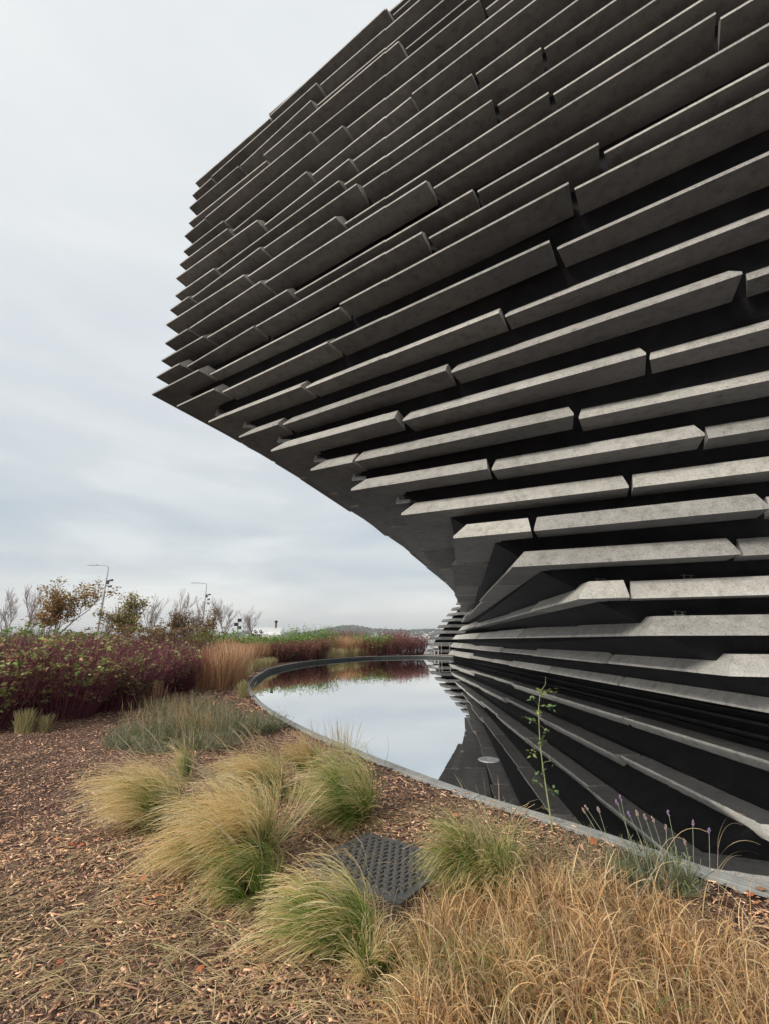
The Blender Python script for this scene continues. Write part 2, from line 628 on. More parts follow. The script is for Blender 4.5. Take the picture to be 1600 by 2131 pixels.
def plank(path, z0, pf, s0, s1, eb=.045, wB=None):
    """path: 2D points; s0/s1 end skews; returns object"""
    V = []
    np_ = len(path)
    for (a, dz) in pf:
        dd = a
        if wB is not None and a > .5:
            dd = [wB, a] if len(path) == 3 else [wB]
        Q, T = offset_path(path, dd)
        e0 = s0 * a + (eb if dz > .1 else 0)
        e1 = s1 * a + (eb if dz > .1 else 0)
        L0 = np.linalg.norm(Q[1] - Q[0]); L1 = np.linalg.norm(Q[-1] - Q[-2])
        Q[0] = Q[0] + T[0] * min(e0, .45 * L0)
        Q[-1] = Q[-1] - T[-1] * min(e1, .45 * L1)
        for q in Q:
            V.append((q[0] - BLD[0], q[1] - BLD[1], z0 + dz))
    m = len(pf)
    Fc = []
    for j in range(m):
        j2 = (j + 1) % m
        for i in range(np_ - 1):
            Fc.append((j * np_ + i, j2 * np_ + i, j2 * np_ + i + 1, j * np_ + i + 1))
    Fc.append(tuple(j * np_ for j in range(m))[::-1])
    Fc.append(tuple(j * np_ + np_ - 1 for j in range(m)))
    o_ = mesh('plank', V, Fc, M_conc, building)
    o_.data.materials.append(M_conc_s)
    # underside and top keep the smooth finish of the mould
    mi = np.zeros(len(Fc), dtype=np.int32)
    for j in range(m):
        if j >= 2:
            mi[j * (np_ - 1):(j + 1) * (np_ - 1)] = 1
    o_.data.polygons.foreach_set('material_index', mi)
    return o_


n_pl = 0
for k in range(NR):
    z0 = zr(k)
    Fk = fold(k)
    if k == 28:
        # overhanging fascia, starts a little in from the corner
        st = at(560, 238, z0)
        dA = np.array([1, -.632]); dA /= np.linalg.norm(dA)
        ends = [st]
        j = at(838, -12, z0)
        tt = [0, (j - st) @ dA + .42, (j - st) @ dA + 5.2, (j - st) @ dA + 10]
        for a, b in zip(tt[:-1], tt[1:]):
            P = [st + dA * (a + (.20 if a > 0 else 0)), st + dA * b]
            plank(P, z0, seg_profile(28, 1.05), 0.0, 0.0, .05)
            n_pl += 1
        continue
    sl = slope(k)
    dA = np.array([1, sl]); dA /= np.linalg.norm(dA)
    Bk = bend(k)
    dB = Bk - Fk; LB = np.linalg.norm(dB); dB /= LB
    nA = np.array([dA[1], -dA[0]])             # outward
    nB = -np.array([-dB[1], dB[0]])
    nB = np.array([-dB[1], dB[0]])
    if nB @ np.array([-1, 0]) < 0: nB = -nB
    # joints along A, with how far the left-hand plank stands out
    tA = []
    for (x, y) in JA[k]:
        q = at(x, y, z0)
        t = (q - Fk) @ dA
        pr_ = float(np.clip((q - Fk) @ nA, -.12, .24))
        # slide along the ray-independent direction of the row
        tA.append((t, pr_))
    LA = (XEND - Fk[0]) / dA[0]
    r_ = random.Random(100 + k)
    t = (tA[-1][0] if tA else 1.0) + r_.uniform(4.3, 6.0)
    if not tA:
        t = max(t, 4.8)
    while t < LA - 1.5:
        tA.append((t, r_.uniform(-.03, .1))); t += r_.uniform(4.2, 6)
    tA.append((LA, r_.uniform(-.03, .06)))
    # joints along B
    tB = []
    if k in JB:
        for (x, y) in JB[k]:
            q = at(x, y, z0)
            t = np.linalg.norm(q - Fk)
            if 1.5 < t < LB - .8 and (not tB or t - tB[-1] > 1.2):
                tB.append(t)
    if k == 1: tB = [4.0, 9.5, 14.5, 20, 26]
    if k == 2: tB = [3.6, 8.7, 13.5, 18, 24]
    if k == 3: tB = [3.4, 7.4, 12.3, 16.5, 20.5, 24.5]
    if k == 0: tB = [5.6, 10.4, 15.2, 19, 24, 29]
    if not tB:
        t = r_.uniform(2.2, 4.0)
        st_ = 4.6 if k <= 13 else 9.0
        while t < LB - 1.5:
            tB.append(t); t += r_.uniform(.8, 1.15) * st_
    tB.append(LB)
    w0 = .60
    gap = .055
    pc = tA[0][1]
    # corner plank wraps both sides
    A1 = Fk + dA * (tA[0][0]) + nA * (pc + (.03 if k >= 9 else 0))
    pB = r_.uniform(-.02, .05)
    # mitre of the protruding corner
    M = np.array([nA, nB])
    cor = Fk + np.linalg.solve(M, np.array([pc, pB]))
    B1 = Fk + dB * (tB[0] - gap) + nB * pB
    plank([B1, cor, A1], z0, seg_profile(k, w0), 0.0, r_.uniform(-.12, .15), wB=wside(k))
    n_pl += 1
    for a, b in zip(tA[:-1], tA[1:]):
        pr_ = b[1]
        saw = r_.uniform(.05, .11) if k >= 9 else r_.uniform(.0, .04)
        plank([Fk + dA * (a[0] + gap * r_.uniform(.9, 1.5)) + nA * (pr_ - saw), Fk + dA * b[0] + nA * (pr_ + saw * .5)], z0, seg_profile(k, w0 + r_.uniform(-.05, .06)),
              r_.uniform(-.04, .10) if k < 16 else r_.uniform(-.05, .06), r_.uniform(-.06, .14))
        n_pl += 1
    for a, b in zip(tB[:-1], tB[1:]):
        pr_ = r_.uniform(-.13, .12)
        plank([Fk + dB * (b - gap) + nB * pr_, Fk + dB * (a + gap) + nB * (pr_ - r_.uniform(-.02, .05))], z0 + (r_.uniform(-.05, .05) if k > 4 else 0), seg_profile(k, w0), 0.0, 0.0, .04, wB=wside(k))
        n_pl += 1
print('planks', n_pl)

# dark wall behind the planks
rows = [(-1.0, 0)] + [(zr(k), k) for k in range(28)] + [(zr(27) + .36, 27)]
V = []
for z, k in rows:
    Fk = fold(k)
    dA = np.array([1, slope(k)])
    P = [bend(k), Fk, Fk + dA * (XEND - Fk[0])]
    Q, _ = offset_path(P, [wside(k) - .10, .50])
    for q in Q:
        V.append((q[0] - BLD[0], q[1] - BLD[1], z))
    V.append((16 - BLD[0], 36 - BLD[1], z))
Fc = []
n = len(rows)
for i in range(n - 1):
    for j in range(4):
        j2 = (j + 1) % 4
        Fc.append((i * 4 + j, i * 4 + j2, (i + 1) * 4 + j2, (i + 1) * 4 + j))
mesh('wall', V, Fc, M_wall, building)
top = V[-4:]
mesh('roof', [(v[0], v[1], v[2]) for v in top] + [(v[0], v[1], v[2] - .004) for v in top], [(0, 1, 2, 3), (7, 6, 5, 4)], M_roof, building)
# dark ledge just above the water, below the lowest planks
for dz, of, hh in ((-.30, .30, .05), (-.16, .40, .04)):
    Fk = fold(0)
    P = [bend(0), Fk, Fk + np.array([1, slope(0)]) * (XEND - Fk[0])]
    Q0, _ = offset_path(P, of); Q1, _ = offset_path(P, .55)
    z0 = zr(0) + dz
    V = [(q[0] - BLD[0], q[1] - BLD[1], z) for z in (z0, z0 + hh) for Q in (Q0, Q1) for q in Q]
    Fc = []
    for i in range(2):
        Fc += [(i, i + 1, 3 + i + 1, 3 + i), (6 + i, 9 + i, 9 + i + 1, 6 + i + 1), (i, 6 + i, 6 + i + 1, i + 1)]
    mesh('plinth_ledge', V, Fc, M_wall, building)

# fixing brackets glimpsed in the slots between the planks near the fold
mbk = MB()
mbk.box((0, 0, 0), (.05, .34, .07)).box((.07, -.05, .02), (.10, .05, .05)).box((-.02, .12, .10), (.03, .05, .2))
br0 = None
for k, (x, y) in ((12, (462, 862)), (11, (520, 886)), (10, (592, 916)), (9, (668, 956)), (8, (748, 994)), (7, (838, 1042))):
    q = at(x, y, zr(k) - .1)
    if br0 is None:
        br0 = mbk.build('fixing_bracket', M_galv, building)
        b_ = br0
    else:
        b_ = geo(br0, 'fixing_bracket', building)
    b_.location = (q[0] - BLD[0], q[1] - BLD[1], zr(k) - .12)
    b_.rotation_euler = (0, 0, .5 + .1 * k)

M_brk = noisy('weathered_steel_bracket', (.05, .05, .052), (.10, .10, .10), 30, .7)
bq = None
rb = random.Random(3)
for k, dts in ((2, (.6, 2.3)), (3, (.5, 1.9, 3.6)), (4, (1.3, 3.0, 4.4)), (5, (2.0, 3.9)), (6, (3.1, 5.2)), (7, (4.6,)), (1, (-2.2, -4.6, -7.5)), (0, (-3.1, -6.0)), (8, (5.4, 7.6)), (9, (6.3,))):
    Fk = fold(k)
    for t in dts:
        if t > 0:
            dd = np.array([1, slope(k)]); dd /= np.linalg.norm(dd); p = Fk + dd * t; nn_ = np.array([-dd[1], dd[0]])
        else:
            dd = bend(k) - Fk; dd /= np.linalg.norm(dd); p = Fk - dd * t; nn_ = np.array([-dd[1], dd[0]])
            if nn_ @ np.array([1, .3]) < 0: nn_ = -nn_
        p = p + nn_ * .40
        if bq is None:
            bq = MB().box((0, 0, .03), (.16, .07, .025)).box((-.05, 0, .07), (.02, .05, .09)).box((.05, 0, .06), (.02, .05, .07)).tube([(-.1, 0, .10), (.11, 0, .085)], .008, 6).build('plank_fixing', M_brk, building); b_ = bq
        else:
            b_ = geo(bq, 'plank_fixing', building)
        b_.location = (p[0] - BLD[0], p[1] - BLD[1], zr(k) + .315)
        b_.rotation_euler = (0, 0, math.atan2(dd[1], dd[0]) + rb.uniform(-.2, .2))

# ---- the second volume of the museum, seen beyond the end of the pool
SB = np.array([5.5, 46.0, 0.0])
second = empty('far_museum_wing', tuple(SB), 'far plank-clad museum wing stepping back behind the railing at the pool end', 'building')
tipx = {0: 884, 1: 882, 2: 890, 3: 900, 4: 909, 5: 918, 6: 929, 7: 939, 8: 950}
for k in range(0, 20):
    z0 = zr(k) - .03
    tx = (tipx[k] if k in tipx else 950 + 10 * (k - 8)) - 800
    X0 = tx / 960 * 50
    P0 = np.array([X0, 50.0]); P1 = np.array([X0 + .95, 46.6 + .05 * k]); P2 = np.array([20, 49.0 + .05 * k])
    nn = offset_path
    for a, b, kk in ((P1, P1 + (P2 - P1) * .45, 0), (P1 + (P2 - P1) * .46, P2, 1)):
        pth = [P0, a, b] if kk == 0 else [a, b]
        pf = [(0, 0), (.02, .15), (.05, .28), (.8, .28), (.8, 0)]
        V = []
        for (o_, dz) in pf:
            Q, T = offset_path(pth, o_)
            if kk == 0: Q[0] = P0 + (Q[0] - P0) * 1.0 + T[0] * dz * 1.6
            for q in Q:
                V.append((q[0] - SB[0], q[1] - SB[1], z0 + dz))
        np_ = len(pth); m = len(pf); Fc = []
        for j in range(m):
            j2 = (j + 1) % m
            for i in range(np_ - 1):
                Fc.append((j * np_ + i, j2 * np_ + i, j2 * np_ + i + 1, j * np_ + i + 1))
        Fc.append(tuple(j * np_ for j in range(m))[::-1]); Fc.append(tuple(j * np_ + np_ - 1 for j in range(m)))
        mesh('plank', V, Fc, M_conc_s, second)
V = []
for z, k in [(-.6, 0)] + [(zr(k), k) for k in range(20)]:
    tx = (tipx[k] if k in tipx else 950 + 10 * (k - 8)) - 800
    X0 = tx / 960 * 50
    Q, _ = offset_path([np.array([X0 + .25, 50.0]), np.array([X0 + .95, 46.6 + .05 * k]), np.array([20, 49. + .05 * k])], .6)
    for q in Q: V.append((q[0] - SB[0], q[1] - SB[1], z))
    V.append((20 - SB[0], 60 - SB[1], z)); V.append((X0 + 3 - SB[0], 60 - SB[1], z))
Fc = []
for i in range(20):
    for j in range(5):
        j2 = (j + 1) % 5
        Fc.append((i * 5 + j, i * 5 + j2, (i + 1) * 5 + j2, (i + 1) * 5 + j))
Fc.append(tuple(20 * 5 + j for j in range(5)))
mesh('wall', V, Fc, M_wall, second)

# terrace beyond the pool
mbt = MB()
mbt.box((10, 53, -.30), (26, 17, .7))
o = mbt.build('terrace', M_pave); tag(o, kind='structure')

# railing
RY = 44.3
rail = empty('railing', (5.4, RY, .05), 'thin metal railing at the far end of the pool', 'railing')
x0, _ = at_y(884, 1340, RY); x1, _ = at_y(956, 1340, RY)
zt = at_y(900, 1338, RY)[1] - .05
MB().tube([(x0 - 5.4, 0, zt), (x1 - 5.4, 0, zt)], .022, 8).build('handrail', M_galv, rail)
post = None
for px in (884, 901, 911, 917, 934, 950):
    xx = at_y(px, 1340, RY)[0] - 5.4
    if post is None:
        post = MB().tube([(0, 0, 0), (0, 0, zt - .02)], .02, 8).build('post', M_galv, rail); pp = post
    else:
        pp = geo(post, 'post', rail)
    pp.location = (xx, 0, 0)

# two white framed chairs on the terrace
for i, (px, lb) in enumerate(((897.5, 'white framed chair behind the far railing, left of the pair'), (905, 'white framed chair behind the far railing, right of the pair'))):
    cxx = at_y(px, 1350, 46)[0]
    ch = empty('white_chair', (cxx, 45.3, .05), lb, 'chair', 'white chairs on the terrace')
    MB().box((0, 0, .43), (.38, .38, .04)).build('seat', M_white, ch)
    MB().box((0, .18, .72), (.36, .03, .22)).build('backrest', M_white, ch)
    lg = None
    for sx_, sy_ in ((-1, -1), (1, -1), (-1, 1), (1, 1)):
        if lg is None:
            lg = MB().box((0, 0, .20), (.035, .035, .41)).build('leg', M_white, ch); l_ = lg
        else:
            l_ = geo(lg, 'leg', ch)
        l_.location = (.16 * sx_, .16 * sy_, 0)

# ------------------------------------------------------------------ plants: vectorised blades and leaves
def ribbons(P, W, C, name, mat, parent=None, origin=(0, 0, 0), side=None):
    """P (n,s,3) centre lines, W (n,s) widths, C (n,s,3) colours"""
    n, s, _ = P.shape
    T = np.gradient(P, axis=1)
    if side is None:
        a = rng.normal(size=(n, 1, 3))
        side = np.cross(T, np.broadcast_to(a, T.shape))
    side /= np.linalg.norm(side, axis=2)[:, :, None] + 1e-9
    A = P - side * W[:, :, None] / 2 - np.array(origin)
    B = P + side * W[:, :, None] / 2 - np.array(origin)
    V = np.stack([A, B], 2).reshape(-1, 3)
    CC = np.repeat(C.reshape(-1, 3), 2, axis=0)
    b = (np.arange(n) * s * 2)[:, None] + (np.arange(s - 1) * 2)[None, :]
    b = b.ravel()
    Fq = np.stack([b, b + 1, b + 3, b + 2], 1)
    return mesh(name, V, Fq, mat, parent, col=CC)


def blade_paths(n, base, length, tilt, lean, grav, seg=7, wob=.25, out=None, azr=None):
    """base (n,3); initial tilt (n), lean vector, gravity droop"""
    az = rng.uniform(0, 2 * np.pi, n) if azr is None else azr
    d = np.stack([np.cos(az) * np.sin(tilt), np.sin(az) * np.sin(tilt), np.cos(tilt)], 1)
    P = np.zeros((n, seg + 1, 3)); P[:, 0] = base
    ds = (length / seg)[:, None]
    wv = rng.normal(size=(n, 3)) * wob
    for i in range(seg):
        f = (i + .5) / seg
        d = d + (np.atleast_2d(np.asarray(lean)) * (.22 + .78 * f) + np.array([0, 0, -1.0])[None, :] * (grav[:, None]) * f + wv * .25) * (2.4 / seg)
        d /= np.linalg.norm(d, axis=1)[:, None]
        P[:, i + 1] = P[:, i] + d * ds
    # never below the ground
    P[:, :, 2] = np.maximum(P[:, :, 2], P[:, :1, 2] - .01 + .012 * rng.random((n, seg + 1)))
    return P


def lerp(a, b, t):
    return a + (b - a) * t


def pick(cols, n, p=None):
    cols = np.array(cols)
    return cols[rng.choice(len(cols), n, p=p)]


def feather_grass(loc, rad, n, ln, lean, label, group='feather grass tufts in front of the pool', green=.5, grav=.95, spread=.42, warm=0., upright=0, name='feather_grass'):
    x, y = loc
    z = float(gz(x, y))
    root = empty(name, (x, y, z), label, 'grass tuft', group)
    rr = rad * np.sqrt(rng.random(n)); aa = rng.uniform(0, 2 * np.pi, n)
    base = np.stack([x + rr * np.cos(aa), y + rr * np.sin(aa), np.full(n, z - .01)], 1)
    nl = max(10, n // 38)
    lk = rng.integers(0, nl, n)
    laz = rng.uniform(0, 2 * np.pi, nl); lrr = rad * np.sqrt(rng.random(nl))
    base = np.stack([x + lrr[lk] * np.cos(laz[lk]) + rng.normal(0, .012, n), y + lrr[lk] * np.sin(laz[lk]) + rng.normal(0, .012, n), np.full(n, z - .01)], 1)
    tilt = np.clip(np.abs(rng.normal(0, spread, nl))[lk] * .85 + rng.normal(0, .10, n) + .05, .01, 1.5)
    length = ln * rng.uniform(.6, 1.1, nl)[lk] * rng.uniform(.45, 1.12, n)
    az = laz[lk] + rng.normal(0, .5, nl)[lk] + rng.normal(0, .16, n)
    lean = np.array(lean)[None, :] * rng.uniform(.55, 1.3, (nl, 1))[lk]
    lean = lean + rng.normal(0, .16, (nl, 3))[lk]
    P = blade_paths(n, base, length, tilt, lean, grav * rng.uniform(.5, 1.6, nl)[lk] * rng.uniform(.8, 1.2, n), 8, .20, azr=az)
    t = np.linspace(0, 1, 9)[None, :, None]
    g = pick([(.18, .29, .055), (.27, .37, .085), (.12, .20, .04), (.36, .40, .11)], n)[:, None, :]
    s_ = pick([(.93, .72, .37), (.97, .81, .48), (.80, .58, .27), (.98, .86, .56)], n)[:, None, :]
    if warm:
        s_ = lerp(s_, np.array([.62, .40, .20]), warm)
    k0 = np.clip(rng.normal(green + .06, .20, nl)[lk] + rng.normal(0, .12, n), .05, 1.1)[:, None, None]
    f = np.clip((t - k0 * .75) / .35, 0, 1)
    C = lerp(g, s_, f) * rng.uniform(.8, 1.15, (n, 1, 1))
    W = np.interp(np.linspace(0, 1, 9), [0, .3, 1], [.0028, .0030, .0014])[None, :] * rng.uniform(.7, 1.4, (n, 1))
    ribbons(P, W, C, 'blades', M_grass, root, (x, y, z))
    # a few tall flowering culms
    m = max(5, n // 160) + upright
    rr = rad * np.sqrt(rng.random(m)); aa = rng.uniform(0, 2 * np.pi, m)
    base = np.stack([x + rr * np.cos(aa), y + rr * np.sin(aa), np.full(m, z)], 1)
    P = blade_paths(m, base, ln * rng.uniform(.9, 1.35, m), rng.uniform(.02, .35, m), lean.mean(0) * (.3 if upright > 20 else .7), grav * .2 * np.ones(m), 8, .1)
    W = np.interp(np.linspace(0, 1, 9), [0, .6, .8, 1], [.0024, .0024, .007, .001])[None, :] * np.ones((m, 1))
    C = lerp(np.array([.34, .34, .14]), np.array([.62, .50, .36]), t) * rng.uniform(.8, 1.15, (m, 1, 1))
    ribbons(P, W, C, 'seed_heads', M_grass, root, (x, y, z))
    # dead thatch at the foot
    m = n // 6
    rr = rad * 1.4 * np.sqrt(rng.random(m)); aa = rng.uniform(0, 2 * np.pi, m)
    base = np.stack([x + rr * np.cos(aa), y + rr * np.sin(aa), np.full(m, z)], 1)
    P = blade_paths(m, base, ln * rng.uniform(.25, .6, m), rng.uniform(.8, 1.5, m), (0, 0, 0), .9 * np.ones(m), 6, .5)
    C = pick([(.36, .26, .14), (.48, .36, .2), (.2, .14, .08)], m)[:, None, :] * np.ones((1, 7, 1))
    ribbons(P, np.full((m, 7), .003), C, 'thatch', M_grass, root, (x, y, z))
    return root


WL = (-1.05, -.42, 0.0)       # the wind has combed them to the left
tufts = [
    (at(325, 1722, 0), .11, 2900, .68, WL, 'pale feather grass tuft farthest left, combed over to the left above the mulch', .50, 0, 0),
    (at(385, 1628, 0), .06, 420, .50, (-.25, -.1, 0), 'thin upright green-stemmed tuft just behind the farthest left feather grass', .6, 0, 3),
    (at(548, 1664, 0), .12, 2900, .62, (-.95, -.42, 0), 'broad golden feather grass tuft behind the centre of the group', .45, .12, 0),
    (at(640, 1602, 0), .10, 1300, .46, (-.5, -.2, 0), 'browner feather grass tuft between the golden tuft and the pool rim', .35, .5, 0),
    (at(733, 1722, 0), .10, 2700, .64, (-1.0, -.3, 0), 'green feather grass tuft left above the ribbed drain cover', .78, 0, 0),
    (at(712, 1640, 0), .07, 600, .52, (.0, -.05, 0), 'upright tuft with tall pinkish plumes standing against the pale water', .85, 0, 46),
    (at(492, 1822, 0), .13, 3500, .68, (-1.0, -.55, 0), 'largest straw-coloured feather grass tuft, lowest left of the group', .40, .05, 0),
    (at(520, 1882, 0), .06, 900, .40, (-.9, -.5, 0), 'small curled green tuft tucked under the right foot of the straw-coloured one', .8, 0, 0),
    (at(718, 1988, 0), .09, 2300, .47, (-1.25, -.05, 0), 'green and straw feather grass tuft at the lower edge of the drain cover', .72, 0, 0),
    (at(790, 2040, 0), .06, 500, .28, (.2, -.3, 0), 'small thin feather grass tuft at the lower right of the drain cover', .55, 0, 0),
    (at(1010, 1862, 0), .11, 2800, .54, (-.45, -.5, 0), 'bright green feather grass tuft right of the drain cover', .80, 0, 4),
]
for (lc, rad, n, ln, lean, lab, gr, wm, up) in tufts:
    feather_grass(lc, rad, n, ln, lean, lab, green=gr, warm=wm, upright=up)


# ---------------------------------------------------------------- mulch chips, straw, leaves
cover_poly = np.array([at(742, 1733, .03), at(910, 1787, .03), at(868, 1893, .03), at(668, 1812, .03)])


def boxes_on_ground(n, sampler, lx, ly, lz, cols, name, label, cat, seed, tiltmax=.5):
    r = np.random.default_rng(seed)
    X, Y = sampler(r, n)
    k = ~inside(X, Y, outer_poly)
    k &= ~(inside(X, Y, cover_poly) & (r.random(n) < .985))
    bare = vnoise(X * 1.7 + 9, Y * 1.7, 15) + .5 * vnoise(X * 5, Y * 5, 16)
    k &= ~((bare > -.10) & (Y < 3.5) & (r.random(n) < .66))
    X, Y = X[k], Y[k]; n = len(X)
    Z = gz(X, Y) + r.uniform(.0, .012, n)
    a = r.uniform(0, 2 * np.pi, n)
    lx = lx * np.exp(r.normal(0, .60, n)); ly = ly * np.exp(r.normal(0, .45, n)) * .8; lz = lz * r.uniform(.3, 1.1, n)
    u = np.stack([np.cos(a), np.sin(a), r.normal(0, tiltmax * .5, n)], 1); u /= np.linalg.norm(u, axis=1)[:, None]
    v = np.stack([-np.sin(a), np.cos(a), r.normal(0, tiltmax * .5, n)], 1); v /= np.linalg.norm(v, axis=1)[:, None]
    wv = np.cross(u, v)
    c = np.stack([X, Y, Z], 1)
    tw = r.uniform(.1, 1.0, n)
    P = []
    for sz in (0, 1):
        for sx_, sy_ in ((-1, -1), (1, -1), (1, 1), (-1, 1)):
            yy = sy_ * ly / 2 * (tw if sx_ > 0 else 1)
            P.append(c + u * (sx_ * lx / 2)[:, None] + v * yy[:, None] + wv * (sz * lz)[:, None])
    V = np.stack(P, 1).reshape(-1, 3)
    b = (np.arange(n) * 8)[:, None]
    f = np.array([(4, 5, 6, 7), (0, 1, 5, 4), (1, 2, 6, 5), (2, 3, 7, 6), (3, 0, 4, 7)])
    Fq = (b[:, None, :] + f[None]).reshape(-1, 4)
    cc = np.array(cols)[r.choice(len(cols), n)] * r.uniform(.7, 1.75, (n, 1))
    o = mesh(name, V, Fq, M_chip, col=np.repeat(cc, 8, axis=0))
    return tag(o, label, cat, kind='stuff')


def near_sampler(r, n):
    d = 1.7 * np.exp(r.uniform(0, 1, n) * math.log(8.5))      # denser towards the viewer
    x = r.uniform(-1, 1, n) * (d * .95 + .6) - .1
    return x, d


CH = [(.70, .43, .28), (.58, .33, .21), (.50, .27, .165), (.64, .38, .23), (.35, .19, .13), (.18, .10, .075), (.74, .50, .33), (.42, .23, .15), (.31, .20, .16), (.10, .062, .055), (.46, .27, .17), (.20, .13, .11)]
boxes_on_ground(95000, near_sampler, .020, .0085, .0035, CH, 'wood_chip_mulch', 'brown wood chip mulch covering the planting bed', 'mulch', 11)
boxes_on_ground(5200, near_sampler, .036, .010, .005, CH + [(.60, .42, .24), (.62, .40, .18)], 'coarse_bark_mulch', 'larger bark and wood splinters lying on the mulch', 'mulch', 12)


def rim_sampler(r, n):
    i = r.integers(18, 90, n); f = r.uniform(.02, .095, n)
    p = rim[i] + rn[i] * f[:, None] + tg[i] * r.uniform(-.11, .11, n)[:, None]
    return p[:, 0], p[:, 1]


op_, outer_poly = outer_poly, np.r_[rim * 0 - 900, [(-901, -901)]]
o = boxes_on_ground(260, rim_sampler, .018, .008, .003, CH, 'spilled_chips', 'few wood chips spilled onto the pool coping', 'mulch', 17, .1)
zz = np.empty(len(o.data.vertices) * 3, dtype=np.float32); o.data.vertices.foreach_get('co', zz); zz = zz.reshape(-1, 8, 3)
zz[:, :, 2] += (.0705 - zz[:, :4, 2].mean(1))[:, None]; o.data.vertices.foreach_set('co', zz.ravel())
outer_poly = op_


def mid_sampler(r, n):
    y = r.uniform(9, 24, n)
    return r.uniform(-9, 0, n), y


boxes_on_ground(16000, mid_sampler, .045, .022, .006, CH, 'distant_mulch', 'wood chip mulch beside the far curve of the pool', 'mulch', 13)


def straw(n, sampler, ln, width, cols, name, label, seed, lift=.02, curv=.35):
    r = np.random.default_rng(seed)
    X, Y = sampler(r, n)
    k = ~inside(X, Y, outer_poly) & ~(inside(X, Y, cover_poly) & (r.random(n) < .96)); X, Y = X[k], Y[k]; n = len(X)
    a = r.normal(.25, .85, n)
    S = 6
    l_ = ln * np.exp(r.normal(0, .5, n))
    P = np.zeros((n, S, 3))
    x, y = X.copy(), Y.copy(); cu = r.normal(0, curv, n)
    h0 = r.uniform(.004, lift, n); h1 = r.uniform(.004, lift * 1.6, n)
    for i in range(S):
        f = i / (S - 1)
        P[:, i, 0] = x; P[:, i, 1] = y
        P[:, i, 2] = gz(x, y) + .012 + lerp(h0, h1, f) + .5 * lift * np.sin(f * np.pi) * r.random(n)
        aa = a + cu * f
        x = x + np.cos(aa) * l_ / S; y = y + np.sin(aa) * l_ / S
    C = np.array(cols)[r.choice(len(cols), n)][:, None, :] * r.uniform(.7, 1.2, (n, 1, 1)) * np.ones((1, S, 1))
    W = np.full((n, S), width) * r.uniform(.6, 1.5, (n, 1)); W[:, -1] *= .4
    side = np.zeros((n, S, 3)); side[:, :, 0] = -np.sin(a)[:, None]; side[:, :, 1] = np.cos(a)[:, None]; side[:, :, 2] = .35
    o = ribbons(P, W, C, name, M_grass, side=side)
    return tag(o, label, 'straw', kind='stuff')


ST = [(.72, .56, .32), (.84, .70, .43), (.54, .40, .21), (.38, .28, .15), (.60, .51, .26)]


def straw_left(r, n):
    y = 2.0 + r.gamma(1.7, .55, n)
    return r.uniform(-2.9, .3, n), y


def straw_mid(r, n):
    return r.uniform(-1.6, 1.3, n), r.uniform(2.1, 4.4, n)


straw(4200, straw_left, .11, .0022, ST, 'straw_litter', 'thin dry grass stalks scattered over the mulch at lower left', 21)
straw(2300, straw_mid, .15, .0018, ST, 'straw_thatch', 'dry blades lying between the feather grass tufts', 22)
straw(90, straw_left, .34, .0040, [(.66, .56, .34), (.60, .56, .30)], 'long_stalks', 'long pale stalks lying across the dark mulch', 23, .03, .15)

# dry collapsed grass filling the lower right
dry_poly = np.array([at(1000, 1950, 0), at(1110, 1870, 0), at(1250, 1875, 0), at(1360, 1900, 0), at(1470, 1945, 0), at(1625, 2010, 0), (2.2, 2.1), (1.6, 1.35), (.5, 1.6), at(830, 2140, 0), at(880, 2010, 0)])


def poly_sampler(poly, r, n):
    lo = poly.min(0); hi_ = poly.max(0)
    X = np.empty(0); Y = np.empty(0)
    while len(X) < n:
        x = r.uniform(lo[0], hi_[0], n * 2); y = r.uniform(lo[1], hi_[1], n * 2)
        k = inside(x, y, poly)
        X = np.r_[X, x[k]]; Y = np.r_[Y, y[k]]
    return X[:n], Y[:n]


def dry_mass(n, poly, ln, width, cols, name, label, grav, lean, seed, tl=(.1, .9), clump=26):
    r = np.random.default_rng(seed)
    cxs, cys = poly_sampler(poly, r, clump)
    w_ = r.integers(0, clump, n)
    X = cxs[w_] + r.normal(0, .085, n); Y = cys[w_] + r.normal(0, .075, n)
    X[::6], Y[::6] = poly_sampler(poly, r, len(X[::6]))
    base = np.stack([X, Y, gz(X, Y)], 1)
    cl = ln * r.uniform(.7, 1.15, clump)[w_]
    P = blade_paths(n, base, cl * r.uniform(.45, 1.2, n), r.uniform(*tl, n), lean, grav * r.uniform(.3, 1.7, n), 9, .55)
    C = np.array(cols)[r.choice(len(cols), n)][:, None, :] * r.uniform(.75, 1.2, (n, 1, 1)) * np.ones((1, 10, 1))
    W = np.interp(np.linspace(0, 1, 10), [0, .5, 1], [1, 1, .3])[None, :] * width * r.uniform(.5, 1.5, (n, 1))
    return tag(ribbons(P, W, C, name, M_grass), label, 'dry grass', kind='stuff')


